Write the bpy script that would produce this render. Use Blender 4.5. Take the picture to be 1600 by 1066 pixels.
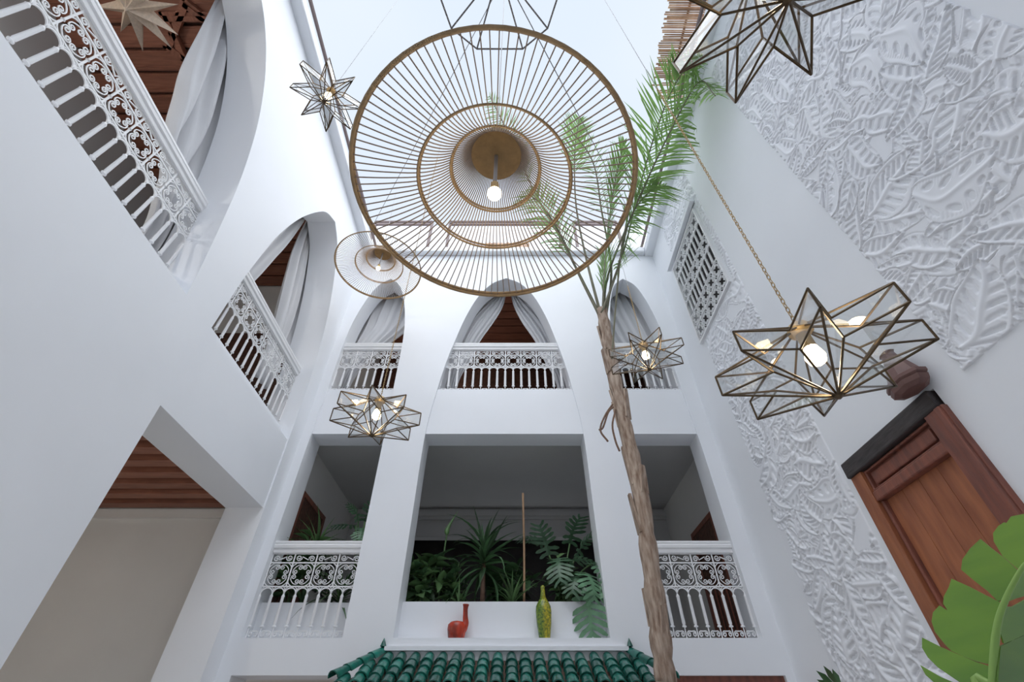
import bpy, bmesh, math, random
import numpy as np
from mathutils import Vector, Matrix
from mathutils.geometry import tessellate_polygon

PI = math.pi
R_ = math.radians
random.seed(7)
for o in list(bpy.data.objects):
    bpy.data.objects.remove(o, do_unlink=True)
scene = bpy.context.scene
C = scene.collection
CZ = 1.6                      # eye height of the camera above the courtyard floor
PITCH = 42.4

# ------------------------------------------------------------------ camera
cam_d = bpy.data.cameras.new('camera')
cam_d.lens = 16.0
cam_d.sensor_width = 36.0
cam_d.clip_start = 0.05
cam_d.clip_end = 200
cam = bpy.data.objects.new('camera', cam_d)
cam.location = (0, 0, CZ)
cam.rotation_euler = (R_(90 + PITCH), 0, 0)
C.objects.link(cam)
scene.camera = cam

# ------------------------------------------------------------------ sky
w = bpy.data.worlds.new('sky')
scene.world = w
w.use_nodes = True
nt = w.node_tree
bg = nt.nodes['Background']
tc = nt.nodes.new('ShaderNodeTexCoord')
no = nt.nodes.new('ShaderNodeTexNoise')
no.inputs['Scale'].default_value = 1.6
no.inputs['Detail'].default_value = 3
rp = nt.nodes.new('ShaderNodeValToRGB')
rp.color_ramp.elements[0].position = 0.35
rp.color_ramp.elements[0].color = (0.77, 0.865, 1.0, 1)
rp.color_ramp.elements[1].position = 0.75
rp.color_ramp.elements[1].color = (0.88, 0.94, 1.0, 1)
nt.links.new(tc.outputs['Generated'], no.inputs['Vector'])
nt.links.new(no.outputs['Fac'], rp.inputs['Fac'])
nt.links.new(rp.outputs['Color'], bg.inputs['Color'])
bg.inputs['Strength'].default_value = 0.77
# hazy sun
sun_d = bpy.data.lights.new('sun', 'SUN')
sun_d.energy = 3.35
sun_d.angle = R_(110)
sun_d.color = (0.97, 0.98, 1.0)
sun = bpy.data.objects.new('sun', sun_d)
sun.rotation_euler = Vector((0.42, -0.42, 1.0)).to_track_quat('Z', 'Y').to_euler()
sun.location = (6, -4, 16)
C.objects.link(sun)
scene.view_settings.view_transform = 'Standard'
scene.view_settings.look = 'None'
scene.view_settings.gamma = 1
scene.view_settings.use_curve_mapping = False
scene.view_settings.exposure = 0.42

# ------------------------------------------------------------------ helpers
def pix(u, v, X=None, Y=None, Z=None, d=None):
    """a point of the place seen at (u, v), on the plane X, Y or Z (Z above the eye)"""
    s = (533 - v) / 711.0
    c, n = math.cos(R_(PITCH)), math.sin(R_(PITCH))
    D = Vector(((u - 800) / 711.0, c - s * n, n + s * c))
    k = X / D.x if X is not None else Y / D.y if Y is not None else Z / D.z if Z is not None else d
    return Vector((D.x * k, D.y * k, D.z * k + CZ))

MATS = {}
def mat(name, col, rough=0.6, metal=0.0, var=0.0, scale=6.0, bump=0.0, bscale=30.0, col2=None, emit=None,
        estr=0.0, rand=0.0, stretch=None, spec=None, detail=4.0, trans=0.0):
    m = bpy.data.materials.new(name)
    m.use_nodes = True
    t = m.node_tree
    b = t.nodes['Principled BSDF']
    b.inputs['Base Color'].default_value = (*col, 1)
    b.inputs['Roughness'].default_value = rough
    b.inputs['Metallic'].default_value = metal
    if spec is not None:
        b.inputs['Specular IOR Level'].default_value = spec
    if emit:
        b.inputs['Emission Color'].default_value = (*emit, 1)
        b.inputs['Emission Strength'].default_value = estr
    co = t.nodes.new('ShaderNodeTexCoord')
    src = co.outputs['Object']
    if stretch:
        mp = t.nodes.new('ShaderNodeMapping')
        mp.inputs['Scale'].default_value = stretch
        t.links.new(src, mp.inputs['Vector'])
        src = mp.outputs['Vector']
    last = None
    if var > 0 or col2:
        n1 = t.nodes.new('ShaderNodeTexNoise')
        n1.inputs['Scale'].default_value = scale
        n1.inputs['Detail'].default_value = detail
        t.links.new(src, n1.inputs['Vector'])
        r = t.nodes.new('ShaderNodeValToRGB')
        r.color_ramp.elements[0].position = 0.3
        r.color_ramp.elements[1].position = 0.7
        c2 = col2 if col2 else tuple(max(0, x * (1 - var)) for x in col)
        r.color_ramp.elements[0].color = (*c2, 1)
        r.color_ramp.elements[1].color = (*col, 1)
        t.links.new(n1.outputs['Fac'], r.inputs['Fac'])
        last = r.outputs['Color']
    if rand > 0:
        oi = t.nodes.new('ShaderNodeObjectInfo')
        hs = t.nodes.new('ShaderNodeHueSaturation')
        mr = t.nodes.new('ShaderNodeMapRange')
        mr.inputs['To Min'].default_value = 1 - rand
        mr.inputs['To Max'].default_value = 1 + rand
        t.links.new(oi.outputs['Random'], mr.inputs['Value'])
        t.links.new(mr.outputs['Result'], hs.inputs['Value'])
        if last:
            t.links.new(last, hs.inputs['Color'])
        else:
            hs.inputs['Color'].default_value = (*col, 1)
        last = hs.outputs['Color']
    if last:
        t.links.new(last, b.inputs['Base Color'])
    if bump > 0:
        n2 = t.nodes.new('ShaderNodeTexNoise')
        n2.inputs['Scale'].default_value = bscale
        n2.inputs['Detail'].default_value = 6
        t.links.new(src, n2.inputs['Vector'])
        bp = t.nodes.new('ShaderNodeBump')
        bp.inputs['Strength'].default_value = bump
        bp.inputs['Distance'].default_value = 0.02
        t.links.new(n2.outputs['Fac'], bp.inputs['Height'])
        t.links.new(bp.outputs['Normal'], b.inputs['Normal'])
    if trans > 0:
        out = t.nodes['Material Output']
        tr = t.nodes.new('ShaderNodeBsdfTranslucent')
        if last:
            t.links.new(last, tr.inputs['Color'])
        else:
            tr.inputs['Color'].default_value = (*col, 1)
        mx = t.nodes.new('ShaderNodeMixShader')
        mx.inputs['Fac'].default_value = trans
        t.links.new(b.outputs['BSDF'], mx.inputs[1])
        t.links.new(tr.outputs['BSDF'], mx.inputs[2])
        t.links.new(mx.outputs['Shader'], out.inputs['Surface'])
    MATS[name] = m
    return m

PLASTER = mat('white_plaster', (0.84, 0.865, 0.91), 0.55, var=0.03, scale=1.2, bump=0.06, bscale=2.5)
CARVED = mat('carved_plaster', (0.83, 0.85, 0.90), 0.6)
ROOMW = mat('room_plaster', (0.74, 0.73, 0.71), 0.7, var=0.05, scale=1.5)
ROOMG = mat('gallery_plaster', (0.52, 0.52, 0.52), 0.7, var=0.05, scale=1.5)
DARKR = mat('painted_room_shade', (0.05, 0.045, 0.045), 0.8, var=0.3)  # near-black walls: the shade of unlit rooms is put into the colour
IRON = mat('white_iron', (0.82, 0.83, 0.85), 0.45)
RAILW = mat('white_painted_wood', (0.84, 0.85, 0.87), 0.4)
BRONZE = mat('aged_brass', (0.11, 0.075, 0.042), 0.38, metal=0.75, var=0.3, scale=20)
CAPG = mat('woven_cap', (0.34, 0.21, 0.085), 0.55, var=0.25, scale=30)
GOLD = mat('brushed_gold', (0.52, 0.36, 0.16), 0.42, metal=0.5)
RATTAN = mat('rattan', (0.40, 0.27, 0.14), 0.6, var=0.35, scale=14, bump=0.3, bscale=60)
ROD = mat('rattan_rod', (0.27, 0.20, 0.15), 0.6)
STEEL = mat('steel_wire', (0.42, 0.42, 0.44), 0.5, metal=0.3)
DARKW = mat('dark_wire', (0.20, 0.18, 0.17), 0.5, metal=0.3)
BROWNM = mat('brown_metal', (0.20, 0.15, 0.15), 0.5)
BULB = mat('lit_bulb', (1, 0.9, 0.75), 0.3, emit=(1.0, 0.80, 0.50), estr=6)
CEILW = mat('ceiling_wood', (0.32, 0.125, 0.075), 0.55, col2=(0.20, 0.075, 0.045), scale=5, stretch=(0.6, 6, 6), bump=0.15, bscale=8, rand=0.15)
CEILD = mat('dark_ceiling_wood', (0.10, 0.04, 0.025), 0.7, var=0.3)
DOORW = mat('door_wood', (0.42, 0.155, 0.07), 0.45, col2=(0.24, 0.08, 0.04), scale=3.2, stretch=(4, 4, 0.7), bump=0.2, bscale=9, rand=0.12, detail=7)
DOORF = mat('door_frame_wood', (0.28, 0.095, 0.06), 0.5, col2=(0.16, 0.06, 0.045), scale=4, stretch=(5, 5, 0.8), bump=0.2, bscale=12)
LINTEL = mat('blackened_wood', (0.055, 0.045, 0.045), 0.55, var=0.5, scale=8, stretch=(4, 0.8, 4), bump=0.3, bscale=10)
CAPW = mat('maroon_wood', (0.17, 0.085, 0.075), 0.5, var=0.25, scale=10)
CARVEDW = mat('carved_wood', (0.13, 0.055, 0.035), 0.55, var=0.6, scale=16, bump=0.6, bscale=20)
CURT = mat('grey_linen', (0.74, 0.75, 0.78), 0.85, var=0.05, scale=3, bump=0.1, bscale=80, trans=0.15)
TILE = mat('green_glazed_tile', (0.012, 0.17, 0.125), 0.22, col2=(0.02, 0.085, 0.075), scale=16, rand=0.4, bump=0.1, bscale=30)
TILEB = mat('terracotta_edge', (0.16, 0.10, 0.075), 0.8, var=0.5, scale=30)
TRUNK = mat('palm_trunk', (0.52, 0.42, 0.34), 0.85, col2=(0.20, 0.125, 0.085), scale=4.5, stretch=(6, 6, 1.3), bump=0.8, bscale=10, detail=8)
STALK = mat('palm_stalk', (0.20, 0.19, 0.13), 0.6, var=0.3)
FROND = mat('palm_leaf', (0.30, 0.50, 0.15), 0.5, var=0.45, scale=3, trans=0.35)
LEAFD = mat('dark_leaf', (0.075, 0.165, 0.07), 0.4, var=0.5, scale=6, rand=0.5, trans=0.15)
LEAFM = mat('mid_leaf', (0.15, 0.28, 0.11), 0.4, var=0.4, scale=6, rand=0.45, trans=0.2)
LEAFP = mat('philodendron_leaf', (0.12, 0.25, 0.14), 0.33, var=0.4, scale=9, rand=0.45, trans=0.15)
LEAFB = mat('banana_leaf', (0.21, 0.40, 0.055), 0.36, col2=(0.14, 0.30, 0.05), scale=3, stretch=(1, 1, 6), rand=0.12, trans=0.25)
MIDRIB = mat('leaf_midrib', (0.25, 0.42, 0.10), 0.45)
STEMB = mat('brown_stem', (0.22, 0.13, 0.09), 0.8, var=0.4, scale=20)
BAMBOO = mat('bamboo_cane', (0.42, 0.26, 0.15), 0.55, var=0.3, scale=8)
REED = mat('reed', (0.74, 0.52, 0.36), 0.8, col2=(0.45, 0.25, 0.15), scale=5, rand=0.35)
REDV = mat('red_glaze', (0.62, 0.055, 0.02), 0.25, col2=(0.14, 0.02, 0.012), scale=9, stretch=(1.6, 1.6, 0.5), detail=8)
YELV = mat('yellow_green_glaze', (0.66, 0.53, 0.03), 0.22, col2=(0.06, 0.13, 0.03), scale=45, detail=8)
REDC = mat('red_cloth', (0.22, 0.03, 0.04), 0.9, var=0.3)
CREAM = mat('cream_paper', (0.6, 0.57, 0.5), 0.7)
INK = mat('ink_print', (0.12, 0.11, 0.11), 0.8, var=0.6, scale=20)
BLACKF = mat('black_frame', (0.02, 0.02, 0.02), 0.5)
TANM = mat('pierced_tan_metal', (0.66, 0.54, 0.43), 0.5, metal=0.2, var=0.2, scale=40)
SOIL = mat('potting_soil', (0.03, 0.022, 0.018), 0.95, var=0.4, scale=20)
FLOORT = mat('courtyard_floor', (0.76, 0.75, 0.74), 0.5, var=0.15, scale=3)
WARMR = mat('painted_warm_light', (0.55, 0.36, 0.22), 0.7)  # the back room's warm light is painted into the plaster colour

def glass_mat():
    m = bpy.data.materials.new('clear_glass')
    m.use_nodes = True
    t = m.node_tree
    t.nodes.clear()
    out = t.nodes.new('ShaderNodeOutputMaterial')
    tr = t.nodes.new('ShaderNodeBsdfTransparent')
    tr.inputs['Color'].default_value = (0.95, 0.96, 0.96, 1)
    gl = t.nodes.new('ShaderNodeBsdfGlossy')
    gl.inputs['Roughness'].default_value = 0.03
    lw = t.nodes.new('ShaderNodeLayerWeight')
    lw.inputs['Blend'].default_value = 0.25
    fr = t.nodes.new('ShaderNodeMapRange')
    fr.inputs['To Min'].default_value = 0.05
    fr.inputs['To Max'].default_value = 0.6
    t.links.new(lw.outputs['Facing'], fr.inputs['Value'])
    mx = t.nodes.new('ShaderNodeMixShader')
    t.links.new(fr.outputs['Result'], mx.inputs['Fac'])
    t.links.new(tr.outputs['BSDF'], mx.inputs[1])
    t.links.new(gl.outputs['BSDF'], mx.inputs[2])
    t.links.new(mx.outputs['Shader'], out.inputs['Surface'])
    return m
GLASS = glass_mat()

class MB:
    def __init__(self):
        self.v, self.f = [], []
    def add(self, vs, fs):
        n = len(self.v)
        self.v += [tuple(p) for p in vs]
        self.f += [tuple(i + n for i in q) for q in fs]
        return self
    def box(self, a, b):
        x0, y0, z0 = a
        x1, y1, z1 = b
        return self.add([(x0, y0, z0), (x1, y0, z0), (x1, y1, z0), (x0, y1, z0), (x0, y0, z1), (x1, y0, z1), (x1, y1, z1), (x0, y1, z1)],
                        [(0, 3, 2, 1), (4, 5, 6, 7), (0, 1, 5, 4), (1, 2, 6, 5), (2, 3, 7, 6), (3, 0, 4, 7)])
    def tube(self, pts, r, n=6, closed=False, flat=1.0, up=None):
        pts = [Vector(p) for p in pts]
        k = len(pts)
        rs = r if isinstance(r, (list, tuple)) else [r] * k
        vs, fs = [], []
        prev = None
        for i, p in enumerate(pts):
            a = pts[(i - 1) % k] if (closed or i > 0) else p
            b = pts[(i + 1) % k] if (closed or i < k - 1) else p
            t = (b - a)
            if t.length < 1e-9:
                t = Vector((0, 0, 1))
            t.normalize()
            if prev is None:
                ref = up or (Vector((0, 0, 1)) if abs(t.z) < 0.9 else Vector((1, 0, 0)))
                nrm = (ref - t * ref.dot(t)).normalized()
            else:
                nrm = prev - t * prev.dot(t)
                nrm = nrm.normalized() if nrm.length > 1e-6 else prev
            prev = nrm
            bi = t.cross(nrm)
            for j in range(n):
                a_ = 2 * PI * (j + 0.5) / n
                vs.append(p + (nrm * math.cos(a_) + bi * math.sin(a_) * flat) * rs[i])
        m = k if closed else k - 1
        for i in range(m):
            for j in range(n):
                q = (i + 1) % k
                fs.append((i * n + j, i * n + (j + 1) % n, q * n + (j + 1) % n, q * n + j))
        if not closed:
            fs.append(tuple(range(n - 1, -1, -1)))
            fs.append(tuple((k - 1) * n + j for j in range(n)))
        return self.add(vs, fs)
    def lathe(self, prof, n=16, ctr=(0, 0, 0), rot=0.0):
        vs, fs = [], []
        for r, z in prof:
            for j in range(n):
                a = 2 * PI * j / n + rot
                vs.append((ctr[0] + r * math.cos(a), ctr[1] + r * math.sin(a), ctr[2] + z))
        k = len(prof)
        for i in range(k - 1):
            for j in range(n):
                fs.append((i * n + j, i * n + (j + 1) % n, (i + 1) * n + (j + 1) % n, (i + 1) * n + j))
        fs.append(tuple(range(n - 1, -1, -1)))
        fs.append(tuple((k - 1) * n + j for j in range(n)))
        return self.add(vs, fs)
    def grid(self, rows):
        m = len(rows[0])
        vs = [p for r in rows for p in r]
        fs = []
        for i in range(len(rows) - 1):
            for j in range(m - 1):
                fs.append((i * m + j, i * m + j + 1, (i + 1) * m + j + 1, (i + 1) * m + j))
        return self.add(vs, fs)
    def mesh(self, name, m, smooth=False, angle=None):
        me = bpy.data.meshes.new(name)
        me.from_pydata(self.v, [], self.f)
        me.materials.append(m)
        if smooth:
            me.polygons.foreach_set('use_smooth', [True] * len(me.polygons))
            if angle:
                me.set_sharp_from_angle(angle=R_(angle))
        me.update()
        return me
    def build(self, name, m, parent=None, smooth=False, angle=None, loc=None):
        return put(name, self.mesh(name, m, smooth, angle), parent, loc)

def put(name, me, parent=None, loc=None, rot=None, scl=None):
    o = bpy.data.objects.new(name, me)
    C.objects.link(o)
    if parent:
        o.parent = parent
    if loc is not None:
        o.location = loc
    if rot is not None:
        o.rotation_euler = rot
    if scl is not None:
        o.scale = scl if isinstance(scl, (tuple, list)) else (scl, scl, scl)
    return o

def tag(o, label, cat, group=None, kind=None):
    o['label'] = label
    if cat:
        o['category'] = cat
    if group:
        o['group'] = group
    if kind:
        o['kind'] = kind
    return o

def thing(name, label, cat, loc=(0, 0, 0), rotz=0.0, group=None, kind=None):
    o = bpy.data.objects.new(name, None)
    o.empty_display_size = 0.1
    C.objects.link(o)
    o.location = loc
    o.rotation_euler = (0, 0, rotz)
    return tag(o, label, cat, group, kind)

def struct(o, label=None):
    o['kind'] = 'structure'
    if label:
        o['label'] = label
    return o

def catmull(pts, n):
    pts = [Vector(p) for p in pts]
    out = []
    for i in range(len(pts) - 1):
        p0 = pts[i - 1] if i else pts[0] * 2 - pts[1]
        p1, p2 = pts[i], pts[i + 1]
        p3 = pts[i + 2] if i + 2 < len(pts) else p2 * 2 - p1
        for k in range(n):
            t = k / n
            out.append(0.5 * ((2 * p1) + (p2 - p0) * t + (2 * p0 - 5 * p1 + 4 * p2 - p3) * t * t + (3 * p1 - p0 - 3 * p2 + p3) * t ** 3))
    out.append(pts[-1])
    return out

def slab(name, outer, holes, axis, front, back, m, parent=None, angle=35):
    """a wall: 2-D outline with holes, extruded between front and back along the axis"""
    loops = [[Vector((p[0], p[1], 0)) for p in l] for l in [outer] + holes]
    tris = tessellate_polygon(loops)
    flat = [p for l in loops for p in l]
    n = len(flat)
    def mp(p, d):
        return (p.x, d, p.y) if axis == 'Y' else (d, p.x, p.y) if axis == 'X' else (p.x, p.y, d)
    b = MB()
    b.v = [mp(p, front) for p in flat] + [mp(p, back) for p in flat]
    for t in tris:
        b.f.append(tuple(t))
        b.f.append(tuple(i + n for i in reversed(t)))
    k = 0
    for l in loops:
        c = len(l)
        for i in range(c):
            a, e = k + i, k + (i + 1) % c
            b.f.append((a, e, e + n, a + n))
        k += c
    me = b.mesh(name, m)
    bm = bmesh.new()
    bm.from_mesh(me)
    bmesh.ops.recalc_face_normals(bm, faces=bm.faces)
    bm.to_mesh(me)
    bm.free()
    me.polygons.foreach_set('use_smooth', [True] * len(me.polygons))
    me.set_sharp_from_angle(angle=R_(angle))
    return put(name, me, parent)

def zz(p):
    return (p[0], p[1] + CZ)

# ------------------------------------------------------------------ arches and walls (heights above the eye, CZ added)
D_ = 6.0          # distance of the far wall
XL = -3.16        # left wall
XR = 3.02         # right wall
def arch_loop(c, tab, base):
    """tab: (height, half width) from the springing to the apex"""
    pr = catmull([Vector((w_, z_, 0)) for z_, w_ in tab], 8)
    right = [(c + p.x, p.y) for p in pr]
    left = [(c - p.x, p.y) for p in reversed(pr[:-1])]
    return [(p[0], p[1] + CZ) for p in right + left]

A_C = arch_loop(-0.115, [(0.98, 1.215), (2.3, 1.205), (3.61, 1.19), (4.43, 1.10), (5.0, 1.01), (5.46, 0.91), (6.1, 0.75), (6.69, 0.53), (7.05, 0.28), (7.22, 0.001)], 0)
A_L = arch_loop(-2.47, [(0.98, 0.57), (2.3, 0.56), (3.61, 0.55), (4.43, 0.535), (5.46, 0.52), (6.1, 0.46), (6.69, 0.33), (7.02, 0.19), (7.2, 0.001)], 0)
A_R = arch_loop(2.26, [(0.98, 0.545), (2.3, 0.54), (3.61, 0.53), (4.43, 0.50), (5.46, 0.47), (6.1, 0.42), (6.69, 0.31), (7.02, 0.19), (7.2, 0.001)], 0)
far_outer = [(XL - 0.5, 0), (-3.0, 0), (-3.0, 0.64 + CZ), (-1.72, 0.64 + CZ), (-1.72, 0), (-1.0, 0), (-1.0, 0.3 + CZ), (0.8, 0.3 + CZ), (0.8, 0),
             (1.52, 0), (1.52, 0.64 + CZ), (2.92, 0.64 + CZ), (2.92, 0), (XR + 0.4, 0), (XR + 0.4, 7.96 + CZ), (XL - 0.5, 7.96 + CZ)]
wf = struct(slab('wall_far', far_outer, [A_C, A_L, A_R], 'Y', D_, D_ + 0.38, PLASTER))
def parapet(name, par, axis, a, b, z0, z1, f0, f1):
    bb = MB()
    if axis == 'Y':
        bb.box((a, f0, z0 + CZ), (b, f1, z1 + CZ))
    else:
        bb.box((f0, a, z0 + CZ), (f1, b, z1 + CZ))
    return bb.build(name, PLASTER, par)
parapet('parapet', wf, 'Y', -1.33, 1.10, 3.60, 4.43, D_ + 0.025, D_ + 0.38)
parapet('parapet', wf, 'Y', -3.05, -1.90, 3.60, 4.43, D_ + 0.025, D_ + 0.38)
parapet('parapet', wf, 'Y', 1.70, 2.82, 3.60, 4.43, D_ + 0.025, D_ + 0.38)

# left wall: 1 = the arch above the camera, 2 = the arch by the corner
A_1 = arch_loop(0.8, [(3.31, 2.16), (3.65, 2.11), (4.3, 1.99), (5.01, 1.83), (5.78, 1.57), (6.35, 1.27), (6.7, 1.0), (6.92, 0.76), (7.06, 0.52), (7.2, 0.2), (7.24, 0.001)], 0)
A_2 = arch_loop(4.57, [(2.347, 1.16), (3.31, 1.13), (4.0, 1.115), (4.48, 1.08), (5.2, 0.99), (5.9, 0.80), (6.48, 0.55), (6.85, 0.32), (7.06, 0.001)], 0)
# arch 2 runs on down as the tall opening of the ground room
i0 = 0
A_2 = [(5.73, 0.0)] + A_2 + [(3.48, 0.0)]
left_outer = [(-2.0, 0), (3.48, 0)] + list(reversed(A_2[1:-1])) + [(5.73, 0), (D_ + 0.2, 0), (D_ + 0.2, 7.96 + CZ), (-2.0, 7.96 + CZ)]
wl = struct(slab('wall_left', left_outer, [A_1], 'X', XL, XL - 0.5, PLASTER))
parapet('parapet', wl, 'X', 3.38, 5.76, 2.347, 3.31, XL - 0.5, XL - 0.02)

# right wall with the door and the grille window
DY0, DY1, DZT = 2.64, 3.79, 1.95
WY0, WY1, WZ0, WZ1 = 4.10, 5.34, 4.85, 6.67
right_outer = [(-2.0, 0), (DY0, 0), (DY0, DZT + CZ), (DY1, DZT + CZ), (DY1, 0), (D_ + 0.2, 0), (D_ + 0.2, 7.96 + CZ), (-2.0, 7.96 + CZ)]
win_hole = [(WY0, WZ0 + CZ), (WY1, WZ0 + CZ), (WY1, WZ1 + CZ), (WY0, WZ1 + CZ)]
wr = struct(slab('wall_right', right_outer, [win_hole], 'X', XR, XR + 0.4, PLASTER))
wn = struct(MB().box((XL - 0.5, -2.4, 0), (XR + 0.4, -2.0, 7.96 + CZ)).build('wall_near', PLASTER))
fl = struct(MB().box((-6.6, -2.4, -0.2), (XR + 0.4, 10.5, 0)).build('floor', FLOORT))

# copings round the open roof
def coping(name, a, b):
    o = MB().box(a, b).build(name, PLASTER)
    md = o.modifiers.new('round', 'BEVEL')
    md.width = 0.03
    md.segments = 3
    return struct(o)
coping('trim_1', (XL - 0.5, -2.4, 7.95 + CZ), (XL + 0.17, D_ + 0.4, 8.15 + CZ))
coping('trim_2', (XR - 0.17, -2.4, 7.95 + CZ), (XR + 0.45, D_ + 0.4, 8.15 + CZ))
coping('trim_3', (XL + 0.17, D_ - 0.12, 7.97 + CZ), (XR - 0.17, D_ + 0.42, 8.13 + CZ))
coping('trim_4', (XL + 0.17, -2.4, 7.97 + CZ), (XR - 0.17, -1.88, 8.13 + CZ))

# rooms behind the openings
def room_box(name, a, b, m):
    return struct(MB().box((a[0], a[1], a[2] + CZ), (b[0], b[1], b[2] + CZ)).build(name, m))
# first-floor gallery behind the far wall
room_box('floor_gallery', (XL - 1.2, D_ + 0.38, 0.7), (XR + 0.9, 9.2, 0.9), ROOMW)
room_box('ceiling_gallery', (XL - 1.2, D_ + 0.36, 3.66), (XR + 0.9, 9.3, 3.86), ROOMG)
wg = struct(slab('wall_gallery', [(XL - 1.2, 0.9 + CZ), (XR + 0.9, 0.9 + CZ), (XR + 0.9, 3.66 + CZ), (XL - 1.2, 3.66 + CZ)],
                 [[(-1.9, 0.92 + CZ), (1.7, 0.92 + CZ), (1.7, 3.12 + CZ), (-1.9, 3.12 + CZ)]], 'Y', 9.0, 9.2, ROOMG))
MB().box((XL - 1.2, 8.93, 3.50 + CZ), (XR + 0.9, 9.0, 3.60 + CZ)).box((XL - 1.2, 8.96, 3.44 + CZ), (XR + 0.9, 9.0, 3.50 + CZ)).build('cornice', ROOMG, wg)
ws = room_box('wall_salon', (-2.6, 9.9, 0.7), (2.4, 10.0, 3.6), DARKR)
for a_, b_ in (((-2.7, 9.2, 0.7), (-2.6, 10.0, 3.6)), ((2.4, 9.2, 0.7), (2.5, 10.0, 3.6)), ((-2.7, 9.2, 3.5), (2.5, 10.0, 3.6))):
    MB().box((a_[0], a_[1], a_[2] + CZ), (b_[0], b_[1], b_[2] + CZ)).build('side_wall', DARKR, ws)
room_box('wall_gallery_left', (XL - 1.2, D_ + 0.38, 0.9), (XL - 0.02, 9.0, 3.66), ROOMW)
room_box('wall_gallery_right', (XR + 0.02, D_ + 0.38, 0.9), (XR + 0.9, 9.0, 3.66), ROOMW)
# second-floor gallery behind the arches
room_box('floor_upper_gallery', (XL - 0.5, D_ + 0.38, 4.2), (XR + 0.9, 8.8, 4.38), ROOMW)
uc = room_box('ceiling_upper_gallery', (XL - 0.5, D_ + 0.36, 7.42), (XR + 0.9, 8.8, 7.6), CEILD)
for k in range(10):
    y = D_ + 0.4 + k * 0.235
    MB().box((XL - 0.4, y, 7.37 + CZ), (XR + 0.6, y + 0.20, 7.42 + CZ)).build('ceiling_plank', CEILW, uc)
room_box('wall_upper_gallery', (XL - 0.5, 8.6, 4.3), (XR + 0.9, 8.8, 7.5), CARVEDW)
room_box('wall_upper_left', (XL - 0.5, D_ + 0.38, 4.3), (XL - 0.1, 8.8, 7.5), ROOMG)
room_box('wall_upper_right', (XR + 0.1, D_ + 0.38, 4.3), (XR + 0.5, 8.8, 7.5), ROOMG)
# left gallery behind the big arches
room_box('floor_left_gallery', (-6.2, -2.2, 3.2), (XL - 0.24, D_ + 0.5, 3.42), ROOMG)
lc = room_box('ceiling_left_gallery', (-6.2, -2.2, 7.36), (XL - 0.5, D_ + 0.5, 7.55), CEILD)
pk = MB().box((-6.1, 0.004, 7.30 + CZ), (XL - 0.5, 0.255, 7.36 + CZ)).box((-6.1, 0.03, 7.285 + CZ), (XL - 0.5, 0.045, 7.30 + CZ)).box((-6.1, 0.21, 7.285 + CZ), (XL - 0.5, 0.23, 7.30 + CZ)).mesh('ceiling_plank', CEILW)
for k in range(29):
    put('ceiling_plank', pk, lc, (0, -2.1 + k * 0.29, 0))
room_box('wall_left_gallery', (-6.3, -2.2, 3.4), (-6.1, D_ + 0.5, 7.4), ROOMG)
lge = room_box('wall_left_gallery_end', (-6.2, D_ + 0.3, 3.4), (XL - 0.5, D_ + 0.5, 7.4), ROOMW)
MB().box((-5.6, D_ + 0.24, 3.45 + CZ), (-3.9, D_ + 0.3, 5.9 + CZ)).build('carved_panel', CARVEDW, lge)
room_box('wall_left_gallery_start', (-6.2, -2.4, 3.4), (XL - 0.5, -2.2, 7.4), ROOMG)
# ground room on the left
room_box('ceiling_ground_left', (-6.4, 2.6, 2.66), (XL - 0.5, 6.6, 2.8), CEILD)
gc = bpy.data.objects['ceiling_ground_left']
sl = MB().box((-6.3, 0, 2.52 + CZ), (XL - 0.5, 0.15, 2.66 + CZ)).mesh('ceiling_beam', CEILW)
for k in range(12):
    put('ceiling_beam', sl, gc, (0, 2.7 + k * 0.30, 0))
ge = room_box('wall_ground_left_end', (-6.4, 6.24, -CZ), (XL - 0.5, 6.44, 2.7), ROOMW)
MB().box((-6.4, 6.19, 2.40 + CZ), (XL - 0.52, 6.24, 2.52 + CZ)).build('cornice', ROOMW, ge)
room_box('wall_ground_left_back', (-6.6, 2.4, -CZ), (-6.4, 6.44, 2.7), ROOMW)
room_box('wall_ground_left_start', (-6.4, 2.4, -CZ), (XL - 0.5, 2.6, 2.7), ROOMW)
# ground rooms under the far gallery
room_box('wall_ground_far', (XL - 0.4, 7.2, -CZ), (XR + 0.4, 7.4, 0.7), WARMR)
gr = MB().box((1.50, D_ + 0.05, 0.55 + CZ), (2.94, D_ + 0.25, 0.66 + CZ)).build('trim_5', DOORF)
struct(gr)
# dark sheet standing in for shade behind the grille; dark wall behind the door
wb = room_box('dark_backing_window', (XR + 0.10, WY0 - 0.0, WZ0), (XR + 0.16, WY1, WZ1), DARKR)
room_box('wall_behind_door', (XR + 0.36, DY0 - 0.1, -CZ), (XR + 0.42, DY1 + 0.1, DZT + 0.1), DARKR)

# roof terrace beyond the opening
tw = struct(MB().box((XL - 0.5, D_ + 0.9, 8.0 + CZ), (XR + 0.5, D_ + 1.1, 10.45 + CZ)).build('wall_terrace', PLASTER))
struct(MB().box((XL - 3.2, D_ + 0.2, 7.6 + CZ), (XR + 0.9, 9.4, 7.96 + CZ)).build('floor_terrace', ROOMW))
struct(MB().box((XL - 3.2, -2.4, 7.56 + CZ), (XL - 0.3, D_ + 0.2, 7.96 + CZ)).build('floor_terrace_left', ROOMW))

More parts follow.
